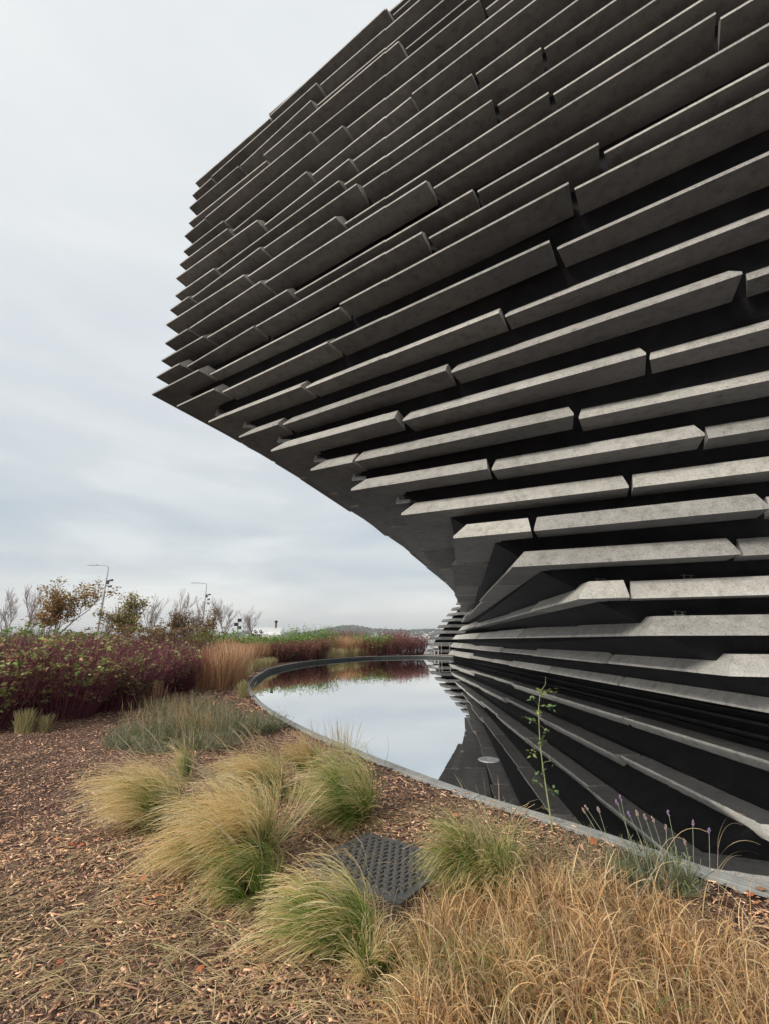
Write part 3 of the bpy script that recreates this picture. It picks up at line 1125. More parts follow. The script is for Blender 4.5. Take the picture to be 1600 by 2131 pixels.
DRY = [(.90, .61, .32), (.97, .74, .43), (.84, .53, .27), (.95, .70, .38), (.50, .33, .19), (.86, .70, .46), (.34, .22, .13), (.56, .45, .24), (.70, .47, .29), (.22, .15, .09)]
dry_mass(18000, dry_poly, .26, .0044, DRY, 'dry_grass', 'tangled tan dry grass filling the lower right corner by the rim', 1.1, (-.1, -.25, 0), 31, clump=34)
dry_mass(500, dry_poly, .25, .0038, [(.20, .27, .09), (.30, .33, .13), (.38, .38, .18)], 'green_blades', 'scattered green blades coming up through the tan dry grass', .5, (.05, -.1, 0), 32, (.05, .5), clump=14)
red_poly = np.array([at(905, 1960, 0), at(930, 1925, 0), at(1010, 1915, 0), at(1090, 1930, 0), at(1110, 1975, 0), at(1040, 2020, 0), at(930, 2020, 0)])
dry_mass(3000, red_poly, .19, .0022, [(.50, .27, .13), (.58, .34, .17), (.42, .20, .09), (.62, .42, .22)], 'rust_grass', 'rust coloured fine dry grass in front of the bright green tuft', 1.0, (0, -.1, 0), 33, (.1, 1.2))
low_poly = np.array([at(820, 2140, 0), at(850, 2030, 0), at(1080, 2020, 0), at(1180, 2090, 0), at(1150, 2145, 0)])
dry_mass(1700, low_poly, .22, .0028, [(.60, .52, .28), (.50, .46, .20), (.66, .56, .34), (.30, .33, .12)], 'olive_dry_grass', 'olive and straw blades in the middle of the lower edge', .8, (-.3, -.3, 0), 34, (.1, .8))
# small wisps by the drain cover's right side and the rim
wisp_poly = np.array([at(1080, 1850, 0), at(1100, 1760, 0), at(1180, 1760, 0), at(1290, 1810, 0), at(1240, 1850, 0)])
dry_mass(600, wisp_poly, .18, .0016, [(.45, .40, .24), (.55, .46, .28), (.30, .30, .15)], 'wispy_grass', 'fine wispy grass between the green tuft and the pool rim', .4, (0, 0, 0), 35, (.1, .7))


# fallen leaves, each one a thing
def leaf_outline():
    pts = []
    for k in range(10):
        a = 2 * math.pi * k / 10
        r_ = 1.0 if k % 2 == 0 else .72
        pts.append((math.cos(a) * r_, math.sin(a) * r_ * .85))
    return pts


lo_ = leaf_outline()
V = [(0, 0, .12)] + [(x, y, .10 * math.sin(3 * i)) for i, (x, y) in enumerate(lo_)]
V += [(x, y, z - .04) for x, y, z in V]
Fc = [(0, 1 + i, 1 + (i + 1) % 10) for i in range(10)] + [(11, 12 + (i + 1) % 10, 12 + i) for i in range(10)] + \
     [(1 + i, 12 + i, 12 + (i + 1) % 10, 1 + (i + 1) % 10) for i in range(10)]
leaf_cols = [(.50, .16, .07), (.42, .13, .07), (.58, .25, .12), (.36, .20, .12)]
leaf_m = [noisy('fallen_leaf_%s' % nme, c, tuple(v * .7 for v in c), 9, .7, .3, .2, .003) for nme, c in zip(('orange', 'red', 'amber', 'brown'), leaf_cols)]
protos = []
leaf_spots = [(150, 1760, .032), (168, 1762, .026), (40, 1770, .03), (62, 1745, .04), (45, 1788, .03), (98, 1735, .022), (120, 1745, .03), (170, 1738, .03), (296, 1852, .028),
              (322, 1866, .030), (325, 1890, .024), (300, 1898, .020), (330, 1978, .016), (460, 1945, .020), (665, 1743, .028), (120, 2035, .02), (415, 2040, .02),
              (75, 1612, .03), (200, 1500, .05), (245, 1600, .03), (1565, 1880, .03), (1588, 1872, .032), (1578, 1894, .026), (1300, 1845, .03), (1235, 1765, .04),
              (630, 2085, .02), (515, 1570, .03), (690, 1790, .02), (1390, 1893, .035), (905, 1772, .03), (950, 1705, .03), (880, 1795, .02)]
for i, (x, y, s_) in enumerate(leaf_spots):
    q = at(x, y, .03)
    if i < 4:
        o = mesh('fallen_leaf', V, Fc, leaf_m[i]); protos.append(o)
    else:
        o = geo(protos[(i * 7) % 4], 'fallen_leaf')
    z = float(gz(*q)) + .03
    o.location = (q[0], q[1], z); o.scale = (s_, s_, s_ * 1.3)
    o.rotation_euler = (random.uniform(-.5, .5), random.uniform(-.4, .4), random.uniform(0, 6.3))
    tag(o, 'orange-brown fallen leaf lying on the mulch', 'leaf', 'fallen leaves on the mulch')

# ---------------------------------------------------------------- drain cover
c0, c1_, c2_, c3_ = at(742, 1733, .03), at(910, 1787, .03), at(868, 1893, .03), at(668, 1812, .03)
ctr = (c0 + c1_ + c2_ + c3_) / 4
du = (c1_ - c0 + c2_ - c3_) / 2; dv_ = (c3_ - c0 + c2_ - c1_) / 2
wu, wv_ = np.linalg.norm(du), np.linalg.norm(dv_)
ang = math.atan2(du[1], du[0])
M_iron = noisy('cast_iron', (.085, .082, .078), (.16, .155, .148), 8, .5, .5, .3, .002, .3)
cover = empty('drain_cover', (ctr[0], ctr[1], max(float(gz(*q_)) for q_ in cover_poly) + .014), 'dark cast iron drain cover with raised square studs set in the mulch', 'drain cover')
cover.rotation_euler = (0, 0, ang)
W2, H2 = wu * .94, wv_ * .94
MB().box((0, 0, -.02), (W2, H2, .04)).build('plate', M_iron, cover)
mf = MB()
for sx_, sy_, a_, b_ in ((0, 1, W2 + .07, .035), (0, -1, W2 + .07, .035), (1, 0, .035, H2 + .0), (-1, 0, .035, H2 + .0)):
    mf.box((sx_ * (W2 / 2 + .02), sy_ * (H2 / 2 + .02), -.022), (a_, b_, .046))
mf.build('frame', M_iron, cover)
stud = None
nu, nv = 11, 12
for i in range(nu):
    for j in range(nv):
        xx = (i + .5) / nu * W2 * .94 - W2 * .47; yy = (j + .5) / nv * H2 * .94 - H2 * .47
        if stud is None:
            ms = MB(); s_ = W2 / nu * .27
            ms.box((0, -s_, .004), (2 * s_ + .008, .008, .008)); ms.box((s_, 0.0, .004), (.008, 2 * s_ - .008, .008))
            ms.box((0, s_, .004), (2 * s_ + .008, .008, .008)); ms.box((0, 0, .003), (s_ * .8, s_ * .8, .006))
            stud = ms.build('stud', M_iron, cover); t_ = stud
        else:
            t_ = geo(stud, 'stud', cover)
        t_.location = (xx + (.012 if j % 2 else -.012), yy, 0)


# ---------------------------------------------------------------- shrubs
def leaves_mesh(P, size, cols, name, parent, origin, flat=.5, fold_=.25, tail=1.8, r=None, droop=0.):
    """diamond shaped folded leaves at points P"""
    r = r or rng
    n = len(P)
    a = r.uniform(0, 2 * np.pi, n)
    u = np.stack([np.cos(a), np.sin(a), r.normal(-droop, flat, n)], 1); u /= np.linalg.norm(u, axis=1)[:, None]
    h = r.normal(size=(n, 3)); h[:, 2] += 1.6
    v = np.cross(h, u); v /= np.linalg.norm(v, axis=1)[:, None]
    w_ = np.cross(u, v)
    s_ = (size * r.uniform(.6, 1.3, n))[:, None]
    b0 = P; tip = P + u * s_ * tail
    l1 = P + u * s_ * .75 + v * s_ * .5 + w_ * s_ * fold_
    l2 = P + u * s_ * .75 - v * s_ * .5 + w_ * s_ * fold_
    V = np.stack([b0, l1, tip, l2], 1).reshape(-1, 3) - np.array(origin)
    b = np.arange(n) * 4
    Ft = np.concatenate([np.stack([b, b + 1, b + 2], 1), np.stack([b, b + 2, b + 3], 1)])
    C = np.array(cols)[r.choice(len(cols), n)] * r.uniform(.7, 1.25, (n, 1))
    return mesh(name, V, Ft, M_leaf, parent, col=np.repeat(C, 4, axis=0))


def shrub(x, y, rx, h, nst, nlf, stc, lfc, label, cat, group, name='shrub', lsz=.035, stw=.005, tilt=.55, leaf_bias=.5, fan=2, seed=1, clusters=0, up=.2):
    r = np.random.default_rng(seed)
    z = float(gz(x, y))
    root = empty(name, (x, y, z), label, cat, group)
    S = 7
    rr = rx * .55 * np.sqrt(r.random(nst)); aa = r.uniform(0, 2 * np.pi, nst)
    base = np.stack([x + rr * np.cos(aa), y + rr * np.sin(aa), np.full(nst, z)], 1)
    tl = (rr / (rx * .55)) * tilt + np.abs(r.normal(0, .12, nst))
    P = blade_paths(nst, base, h * r.uniform(.75, 1.12, nst) / np.maximum(np.cos(tl * .8), .5), tl, (0, 0, up), np.zeros(nst), S - 1, .35, azr=aa)
    Wd = np.interp(np.linspace(0, 1, S), [0, 1], [1.5, .45])[None, :] * stw * r.uniform(.7, 1.3, (nst, 1))
    C = np.array(stc)[r.choice(len(stc), nst)][:, None, :] * r.uniform(.7, 1.3, (nst, 1, 1)) * np.ones((1, S, 1))
    # side twigs
    PP, WW, CC = [P], [Wd], [C]
    for q in range(fan):
        i0 = r.integers(2, S - 1, nst)
        b0 = P[np.arange(nst), i0]
        T = blade_paths(nst, b0, h * r.uniform(.18, .42, nst), r.uniform(.2, .8, nst), (0, 0, .5), np.zeros(nst), S - 1, .4)
        PP.append(T); WW.append(Wd * .6); CC.append(C * r.uniform(.8, 1.2))
    P_, W_, C_ = np.concatenate(PP), np.concatenate(WW), np.concatenate(CC)
    ribbons(P_, W_, C_, 'stems', M_stem, root, (x, y, z))
    if nlf:
        if clusters:
            ci = r.integers(0, len(P_), clusters); cs = r.integers(int(S * leaf_bias), S, clusters)
            cp = P_[ci, cs]; m = r.integers(0, clusters, nlf)
            lp = cp[m] + r.normal(0, .055, (nlf, 3)) * [1, 1, .6]
        else:
            ci = r.integers(0, len(P_), nlf); cs = r.integers(int(S * leaf_bias), S, nlf)
            lp = P_[ci, cs] + r.normal(0, .03, (nlf, 3))
        lp[:, 2] = np.maximum(lp[:, 2], z + .02)
        leaves_mesh(lp, lsz, lfc, 'foliage', root, (x, y, z), r=r, flat=.25, droop=.2)
    return root


BUR = [(.15, .035, .060), (.19, .045, .075), (.11, .028, .045), (.22, .07, .09), (.10, .04, .045), (.26, .10, .11)]
YG = [(.36, .42, .15), (.26, .36, .10), (.46, .43, .20), (.56, .32, .18), (.22, .31, .09), (.33, .40, .14)]
hedge = [(-7.6, 7.4), (-6.7, 7.9), (-8.6, 8.2), (-6.0, 8.9), (-7.3, 9.2), (-5.75, 10.1), (-6.9, 10.6), (-8.5, 10.2), (-5.9, 11.6), (-7.1, 12.2), (-6.0, 13.2), (-6.9, 14.2), (-8.6, 12.8), (-6.3, 15.2), (-9.6, 9.2), (-9.8, 11.2)]
for i, (x, y) in enumerate(hedge):
    shrub(x, y, .95, 1.08 + .32 * ((i * 37) % 5) / 4, 820, 1900 if i < 8 else 900, BUR, YG, 'purple-stemmed dogwood shrub with yellow-green leaves in the long hedge at left', 'shrub',
          'dogwood shrubs of the hedge at left', 'dogwood_shrub', .050, .0056, .45, .12, 3, 200 + i, clusters=220)
# leafy growth on top of and behind the dogwood
GRN = [(.17, .34, .06), (.25, .42, .10), (.10, .22, .05), (.34, .45, .13)]
MIX = [(.28, .26, .09), (.34, .19, .10), (.20, .24, .07), (.40, .26, .14), (.26, .11, .09)]
back = [((20, 1345), 15, 1.62, GRN, 'bright green leafy shrub at the far left behind the dogwood', 'a'),
        ((90, 1345), 17, 1.6, GRN, 'second bright green shrub from the left behind the dogwood', 'b'),
        ((160, 1345), 19, 1.4, MIX, 'green and brown shrub under the pole of the nearer lamp', 'c'),
        ((225, 1345), 19, 1.55, MIX, 'green and brown shrub right of the nearer lamp', 'd'),
        ((300, 1340), 20, 1.95, MIX, 'taller red-brown shrub below the second autumn tree', 'e'),
        ((370, 1340), 21, 1.9, MIX, 'taller red-brown shrub left of the farther lamp', 'f')]
for i, ((px, py), Y, h, cs, lb, _) in enumerate(back):
    X = at_y(px, py, Y)[0]
    shrub(X, Y, 1.7, h, 260, 4200, [(.10, .06, .045), (.15, .05, .05)], cs, lb, 'shrub', 'leafy shrubs behind the dogwood', 'leafy_shrub', .055, .008, .5, .35, 3, 300 + i, clusters=260)
# the far green shrubs and colour beyond the pool curve
far = [(452, 27, 1.85, 1.9, GRN, 'dense green shrub beside the farther lamp'), (500, 30, 1.66, 1.9, GRN, 'dense green shrub left of the pizza trailer'), (550, 33, 1.66, 2.1, GRN, 'dense green shrub under the front of the trailer'),
       (605, 36.5, 1.85, 2.2, GRN, 'dense green shrub at the right end of the trailer'), (657, 40.5, 2.45, 2.3, GRN, 'tallest dense green shrub right of the trailer'),
       (775, 44, 2.0, 2.6, GRN, 'green shrub among the rusty ones below the far hill')]
for i, (px, Y, h, rx, cs, lb) in enumerate(far):
    X = at_y(px, 1340, Y)[0]
    shrub(X, Y, rx, h * .9, 240, 5200, [(.09, .07, .04)], cs, lb, 'shrub', 'green shrubs beyond the pool', 'green_shrub', .07, .012, .5, .25, 3, 340 + i)
rust = [(-6.9, 31.0, 1.15, 1.0, [(.30, .16, .09), (.20, .17, .07), (.34, .13, .11)], 'low red-brown shrub behind the dark round shrub'),
        (-6.0, 33.6, 1.25, 1.1, [(.34, .14, .11), (.24, .17, .08)], 'low red-brown shrub right of the dark round shrub'),
        (-5.2, 36.2, 1.4, 1.2, [(.34, .16, .12), (.24, .19, .08)], 'reddish shrub left of the rusty grass across the pool'),
        (-3.6, 49, 2.3, 2.4, [(.32, .14, .14), (.26, .17, .09)], 'pinkish brown shrub on the skyline left of the green one'),
        (-5.0, 50, 2.1, 2.2, [(.30, .17, .11), (.26, .17, .09)], 'brown shrub on the skyline at the left of its row'),
        (.2, 43.6, 1.5, 1.5, [(.28, .09, .10), (.22, .14, .07)], 'dark red shrub at the left end of the dark hedge by the far rim'),
        (-1.2, 43.0, 1.3, 1.2, [(.28, .10, .08), (.26, .15, .07)], 'small dark red shrub next to the rusty grass'),
        (1.7, 44.4, 1.75, 1.6, [(.28, .09, .11), (.24, .17, .07)], 'dark red shrub in the middle of the dark hedge by the far rim'),
        (3.0, 45.2, 1.6, 1.3, [(.34, .19, .11), (.28, .11, .08)], 'reddish shrub nearest the railing at the far rim'),
        (1.0, 49, 2.2, 1.7, [(.28, .09, .14), (.26, .10, .08)], 'purple topped shrub standing above the dark hedge')]
for i, (X, Y, h, rx, cs, lb) in enumerate(rust):
    shrub(X, Y, rx, h, 300, 2600, BUR + [(.2, .1, .06)], cs, lb, 'shrub', 'red shrubs beyond the pool', 'red_shrub', .06, .014, .45, .2, 3, 360 + i)


# reed-like orange grasses along the curve
def reed(px, py, ln, n, cols, lb, seed, rad=.45, wd=.010, cat='grass clump', group='orange feather reed grass beyond the hedge', name='reed_grass', Y=None, tip=.5):
    x, y = at(px, py, 0)
    r = np.random.default_rng(seed)
    while inside(np.array([x + rad * .7]), np.array([y]), outer_poly)[0]:
        x -= .15
    z = float(gz(x, y))
    root = empty(name, (x, y, z), lb, cat, group)
    rr = rad * np.sqrt(r.random(n)); aa = r.uniform(0, 2 * np.pi, n)
    base = np.stack([x + rr * np.cos(aa), y + rr * np.sin(aa), np.full(n, z)], 1)
    P = blade_paths(n, base, ln * r.uniform(.55, 1.1, n), np.abs(r.normal(0, .22, n)), (-.1, 0, 0), .25 * r.random(n), 6, .25)
    C = np.array(cols)[r.choice(len(cols), n)][:, None, :] * r.uniform(.75, 1.2, (n, 1, 1)) * np.ones((1, 7, 1))
    W = np.interp(np.linspace(0, 1, 7), [0, .6, .8, 1], [.6, .5, 1.3, .3])[None, :] * wd * r.uniform(.6, 1.4, (n, 1))
    ribbons(P, W, C, 'blades', M_grass, root, (x, y, z))
    return root


OR = [(.58, .33, .19), (.68, .42, .25), (.48, .25, .13), (.74, .52, .33), (.56, .38, .23)]
ORL = 'orange-brown upright grass clump between the dogwood hedge and the pool curve'
for i, (px, py, ln) in enumerate([(440, 1438, 1.15), (462, 1432, 1.2), (486, 1420, 1.25), (455, 1420, 1.3), (480, 1404, 1.3), (500, 1398, 1.2), (508, 1388, 1.3), (530, 1384, 1.35),
                                   (552, 1380, 1.3), (572, 1375, 1.35), (540, 1375, 1.6), (520, 1376, 1.6), (588, 1373, 1.55), (470, 1395, 1.5), (560, 1371, 1.7), (500, 1380, 1.6)]):
    reed(px, py, ln, 620, OR, ORL, 400 + i, .5, .011)
for i, (X, Y, ln) in enumerate([(-4.9, 38.8, 1.5), (-4.1, 39.8, 1.55), (-3.3, 40.8, 1.6), (-2.5, 41.6, 1.6), (-1.7, 42.4, 1.6), (-4.4, 41.2, 1.8), (-3.2, 42.4, 1.8), (-2.1, 43.4, 1.8), (-5.4, 40.2, 1.7)]):
    reed(800 + 959.5 * X / Y, 1332.6 + 1.42 / Y * 959.5 + .4, ln, 420, OR, 'rust-orange grass clump on the far side of the pool', 430 + i, .9, .022, group='rusty grass on the far side of the pool')
STW = [(.52, .42, .24), (.60, .50, .30), (.40, .36, .17), (.28, .30, .12)]
for i, (px, py, ln) in enumerate([(505, 1408, .5), (520, 1399, .5), (533, 1393, .5), (548, 1388, .5), (562, 1385, .5), (495, 1414, .45)]):
    reed(px, py, ln, 420, STW, 'pale straw grass clump at the foot of the orange grass', 450 + i, .45, .010, group='straw clumps at the foot of the orange grass', name='straw_grass')
for i, (X, Y, ln) in enumerate([(-5.0, 34.8, .7), (-4.5, 36.6, .8), (-3.8, 38.2, .8), (-2.9, 39.9, .8), (-1.9, 41.2, .7)]):
    reed(800 + 959.5 * X / Y, 1332.6 + 1.42 / Y * 959.5 + .4, ln, 360, STW, 'pale straw grass clump along the far rim', 460 + i, .8, .02, group='straw clumps along the far rim', name='straw_grass')
reed(505, 1457, .42, 260, STW, 'small lone straw tuft beside the leftmost curve of the rim', 470, .14, .006, group=None, name='straw_grass')
reed(48, 1530, .36, 300, STW, 'pale grass tuft at the foot of the dogwood hedge, left one of two', 471, .12, .005, group='small tufts at the foot of the hedge', name='straw_grass')
reed(92, 1526, .26, 160, STW, 'smaller tan grass tuft at the foot of the dogwood hedge, right one of two', 472, .10, .005, group='small tufts at the foot of the hedge', name='straw_grass')
reed(310, 1475, .55, 120, OR, 'thin orange seed stalks standing before the dark end of the dogwood hedge', 473, .25, .007, group=None, name='seed_stalks')

# dark round shrub by the far curve
shrub(*at(592, 1377, 0), .75, .55, 220, 2600, [(.08, .08, .06)], [(.07, .085, .065), (.10, .11, .08)], 'low dark grey-green round shrub beside the far curve of the rim', 'shrub', None, 'round_shrub', .035, .008, .9, .3, 2, 480)

# grey lavender mounds
LAV = [(.21, .22, .14), (.30, .31, .22), (.13, .14, .09), (.21, .26, .10), (.38, .29, .17), (.16, .20, .09), (.38, .39, .31)]


def lavender(px, py, rx, h, n, lb, seed, spikes=10, grp='lavender mounds before the hedge', sp_cols=((.20, .16, .14), (.26, .20, .17)), pts=None):
    x, y = at(px, py, 0)
    while inside(np.array([x]), np.array([y]), outer_poly)[0]:
        x -= .05; y -= .05
    r = np.random.default_rng(seed)
    z = float(gz(x, y))
    root = empty('lavender', (x, y, z), lb, 'lavender', grp)
    rr = rx * .7 * np.sqrt(r.random(n)); aa = r.uniform(0, 2 * np.pi, n)
    base = np.stack([x + rr * np.cos(aa), y + rr * np.sin(aa), np.full(n, z)], 1)
    P = blade_paths(n, base, h * r.uniform(.35, 1.15, n), .2 + rr / rx * 1.3 + np.abs(r.normal(0, .25, n)), (0, 0, .25), np.zeros(n), 5, .6, azr=aa)
    C = np.array(LAV)[r.choice(len(LAV), n)][:, None, :] * r.uniform(.75, 1.25, (n, 1, 1)) * np.ones((1, 6, 1))
    W = np.full((n, 6), .0028 * (1 + y * .05))
    # narrow leaves along the stems
    q5 = n * 5
    i0 = r.integers(1, 6, q5); which = r.integers(0, n, q5)
    T = blade_paths(q5, P[which, i0], np.full(q5, .042) * r.uniform(.6, 1.3, q5), r.uniform(.2, 1.3, q5), (0, 0, 0), np.zeros(q5), 5, .2)
    ribbons(np.concatenate([P, T]), np.concatenate([W, np.full((q5, 6), .0030 * (1 + y * .07))]), np.concatenate([C, C[which] * r.uniform(.8, 1.35, (q5, 1, 1))]), 'foliage', M_grass, root, (x, y, z))
    return root, x, y, z


for i, (px, py, rx, h, n) in enumerate([(290, 1545, .40, .30, 420), (345, 1535, .48, .42, 460), (400, 1528, .5, .36, 500), (455, 1532, .42, .40, 460), (505, 1530, .38, .34, 440), (540, 1525, .34, .34, 400),
                                         (330, 1568, .32, .24, 300), (440, 1562, .34, .26, 320), (262, 1560, .22, .24, 200), (375, 1490, .6, .42, 460), (435, 1492, .5, .36, 420)]):
    lavender(px, py, rx, h, n, 'grey-green lavender mound between the dogwood hedge and the feather grass', 500 + i)
# taller thin grass mixed through the lavender
for i, (px, py) in enumerate([(305, 1530), (335, 1515), (365, 1520), (400, 1540), (350, 1560), (430, 1545), (385, 1500), (470, 1550)]):
    reed(px, py, .52, 70, [(.40, .32, .18), (.48, .36, .22), (.26, .28, .12), (.50, .28, .15)], 'thin tan grass growing up through the lavender mounds', 520 + i, .45, .004, group='thin grass among the lavender', name='thin_grass')

# flowering lavender at the rim, with its spikes placed as parts
root, lx_, ly_, lz_ = lavender(1372, 1862, .15, .20, 380, 'grey lavender with thin purple flower spikes leaning over the pool rim', 540, grp=None)
M_purp = noisy('lavender_flower', (.17, .10, .22), (.28, .18, .32), 160, .7, .2, .3, .003)
M_dead = noisy('spent_lavender_flower', (.24, .17, .16), (.36, .27, .24), 160, .8, .2, .3, .003)
spk = [(1213, 1685, 1240, 1730, 1), (1218, 1679, 1250, 1728, 1), (1244, 1683, 1262, 1740, 1), (1282, 1668, 1312, 1745, 0), (1290, 1658, 1308, 1745, 0), (1307, 1692, 1335, 1755, 0), (1324, 1690, 1345, 1760, 1),
       (1341, 1698, 1362, 1760, 1), (1357, 1703, 1375, 1760, 1), (1390, 1690, 1405, 1765, 2), (1385, 1720, 1388, 1765, 1), (1441, 1710, 1443, 1800, 2), (1475, 1727, 1477, 1810, 0), (1424, 1750, 1436, 1800, 1)]
for (hx, hy, bx, by, kd) in spk:
    Yb = ly_ + random.uniform(-.08, .10)
    X1, Z1 = at_y(hx, hy, Yb + .03)
    X0_, Z0_ = at_y(bx, by, Yb)
    rx0 = lx_ + (X0_ - lx_) * .75
    pts = [(rx0 - lx_, Yb - ly_ - .03, .02), (X0_ - lx_, Yb - ly_, max(.1, Z0_ - lz_)), (X1 - lx_, Yb - ly_ + .03, Z1 - lz_)]
    stc = MB().tube(pts, [.0022, .0018, .0014], 5).build('flower_stem', M_lavstem if 'M_lavstem' in globals() else globals().setdefault('M_lavstem', noisy('lavender_stem', (.16, .20, .12), (.24, .28, .18), 30)), root)
    top = Vector(pts[2]); ax = (Vector(pts[2]) - Vector(pts[1])).normalized()
    mbf = MB(); rr_ = random.Random(hx)
    for q in range(10):
        f = q / 9
        a = rr_.uniform(0, 6.28); ra = .0055 * math.sin(math.pi * (.15 + .8 * f)) + .001
        c = top - ax * (.026 * (1 - f) - .006) + Vector((math.cos(a) * ra, math.sin(a) * ra, 0))
        mbf.tube([c - ax * .004, c, c + ax * .005], [.0018, .0042, .0012], 6)
    mbf.build('flower_head', M_dead if kd == 1 else M_purp, stc)

# rose sapling
rx_, ry_ = at(1150, 1745, 0)
rz_ = float(gz(rx_, ry_))
rose = empty('rose_sapling', (rx_, ry_, rz_), 'single slender rose shoot with sparse green leaves standing in front of the pool', 'sapling')
YR = ry_
sp_ = [(1150, 1745), (1143, 1690), (1136, 1645), (1128, 1590), (1123, 1550), (1121, 1510), (1120, 1470), (1124, 1440), (1134, 1425), (1135, 1408)]
pts = []
for i, (x, y) in enumerate(sp_):
    X, Z_ = at_y(x, y, YR + .01 * i)
    pts.append((X - rx_, .01 * i, Z_ - rz_))
pts[0] = (0, 0, -.02)
M_rstem = noisy('rose_stem', (.20, .24, .09), (.32, .33, .16), 30, .6)
stem = MB().tube(pts, [.0065, .0058, .005, .0046, .004, .0036, .003, .0024, .0016, .001], 8).build('stem', M_rstem, rose)
rs = np.random.default_rng(5)
leafs = [(1126, 1440, 8, 1), (1148, 1440, 7, 1), (1108, 1455, 8, 0), (1140, 1470, 9, 0), (1122, 1480, 7, 1), (1098, 1496, 7, 0), (1134, 1520, 6, 0), (1132, 1544, 9, 0), (1104, 1562, 7, 1), (1142, 1585, 5, 0),
         (1124, 1608, 9, 0), (1110, 1622, 8, 0), (1154, 1650, 4, 0), (1124, 1680, 2, 1)]
for (x, y, m, yl) in leafs:
    X, Z_ = at_y(x, y, YR + rs.uniform(-.02, .05))
    c = np.array([X, YR + rs.uniform(-.03, .04), Z_])
    # stalk from the stem
    si = min(range(len(pts)), key=lambda i: abs(pts[i][2] + rz_ - Z_ + .02))
    sp0 = pts[si]
    stalk = MB().tube([sp0, tuple((np.array(sp0) + (c - [rx_, YR, rz_])) / 2 + [0, 0, .008]), tuple(c - [rx_, YR, rz_])], [.0014, .0012, .0009], 5).build('leaf_stalk', M_rstem, rose)
    P = c + rs.normal(0, 1, (m, 3)) * [.020, .014, .014]
    cols = [(.30, .36, .09), (.44, .42, .12), (.2, .26, .08)] if yl else [(.12, .20, .07), (.16, .25, .10), (.20, .26, .13)]
    leaves_mesh(P, .021, cols, 'leaf_cluster', stalk, (rx_, ry_, rz_), r=rs, flat=.6, fold_=.15)

# a pale bent seed stalk by the rim at right
for i, (pp_, lb) in enumerate((([(1497, 1900), (1493, 1800), (1494, 1745)], 'tall pale dry stalk with drooping blades at the right of the lavender'), ([(1285, 1985), (1330, 1860), (1385, 1775)], 'pale dry stalk leaning across the rim below the lavender'))):
    b0 = at(pp_[0][0], pp_[0][1], 0)
    r0_ = empty('dry_stalk', (b0[0], b0[1], 0), lb, 'grass stalk', None)
    q = []
    for (x, y) in pp_:
        X, Z_ = at_y(x, y, b0[1] + .02); q.append((X - b0[0], .02, Z_))
    q[0] = (0, 0, 0)
    MB().tube(q, [.002, .0017, .001], 5).build('stem', leaf_m[2] if i == 2 else M_dead, r0_)
    n = 5
    bs = np.array([lerp(np.array(q[1]), np.array(q[2]), f) for f in np.linspace(-.6, 1, n)]) + [b0[0], b0[1], 0]
    P = blade_paths(n, bs, np.full(n, .26), np.full(n, .6), (.35, 0, 0), np.full(n, 1.1), 8, .05, azr=rng.uniform(-.5, .5, n))
    ribbons(P, np.full((n, 9), .0022), np.full((n, 9, 3), (.60, .48, .28)), 'blades', M_grass, r0_, (b0[0], b0[1], 0))


# ---------------------------------------------------------------- trees
class Tree:
    def __init__(s, seed):
        s.r = random.Random(seed); s.seg = []; s.tips = []

    def grow(s, p, d, ln, rad, depth, maxd, spread, upb, nb, shrink=.68):
        r = s.r
        m = 4
        pts = [p]; q = p.copy(); dd = d.copy()
        for i in range(m):
            dd = (dd + Vector((r.gauss(0, .13), r.gauss(0, .13), r.gauss(0, .06) + upb * .08))).normalized()
            q = q + dd * (ln / m)
            pts.append(q.copy())
        for i in range(m):
            a = rad * (1 - .45 * i / m); b = rad * (1 - .45 * (i + 1) / m)
            s.seg.append((pts[i], pts[i + 1], a, b))
        if depth >= maxd:
            s.tips += pts[2:]
            return
        for k in range(nb + (1 if r.random() < .4 else 0)):
            i = r.randint(1 if depth > 0 else 2, m)
            az = r.uniform(0, 6.283)
            sd_ = spread * r.uniform(.6, 1.25)
            o = dd.orthogonal().normalized(); o2 = dd.cross(o)
            nd = (dd * math.cos(sd_) + (o * math.cos(az) + o2 * math.sin(az)) * math.sin(sd_))
            nd = (nd + Vector((0, 0, upb * .35))).normalized()
            s.grow(pts[i], nd, ln * shrink * r.uniform(.75, 1.15), rad * .55, depth + 1, maxd, spread, upb, nb, shrink)
        s.grow(pts[-1], dd, ln * shrink, rad * .6, depth + 1, maxd, spread, upb, nb, shrink)


def seg_mesh(segs, name, mat, parent, n=4, rmin=.006):
    if not segs:
        return None
    A = np.array([tuple(a) for a, b, ra, rb in segs]); B = np.array([tuple(b) for a, b, ra, rb in segs])
    ra = np.maximum(np.array([x[2] for x in segs]), rmin); rb = np.maximum(np.array([x[3] for x in segs]), rmin)
    T = B - A; T /= np.linalg.norm(T, axis=1)[:, None] + 1e-9
    h = np.where(np.abs(T[:, 2:3]) > .9, np.array([[1., 0, 0]]), np.array([[0., 0, 1]]))
    u = np.cross(T, h); u /= np.linalg.norm(u, axis=1)[:, None]
    v = np.cross(T, u)
    V = []
    for Q, rr in ((A, ra), (B, rb)):
        for k in range(n):
            a = 2 * np.pi * k / n
            V.append(Q + (u * math.cos(a) + v * math.sin(a)) * rr[:, None])
    V = np.stack(V, 1).reshape(-1, 3)
    b = (np.arange(len(segs)) * 2 * n)[:, None]
    f = np.array([(k, (k + 1) % n, n + (k + 1) % n, n + k) for k in range(n)])
    return mesh(name, V, (b[:, None, :] + f[None]).reshape(-1, 4), mat, parent)


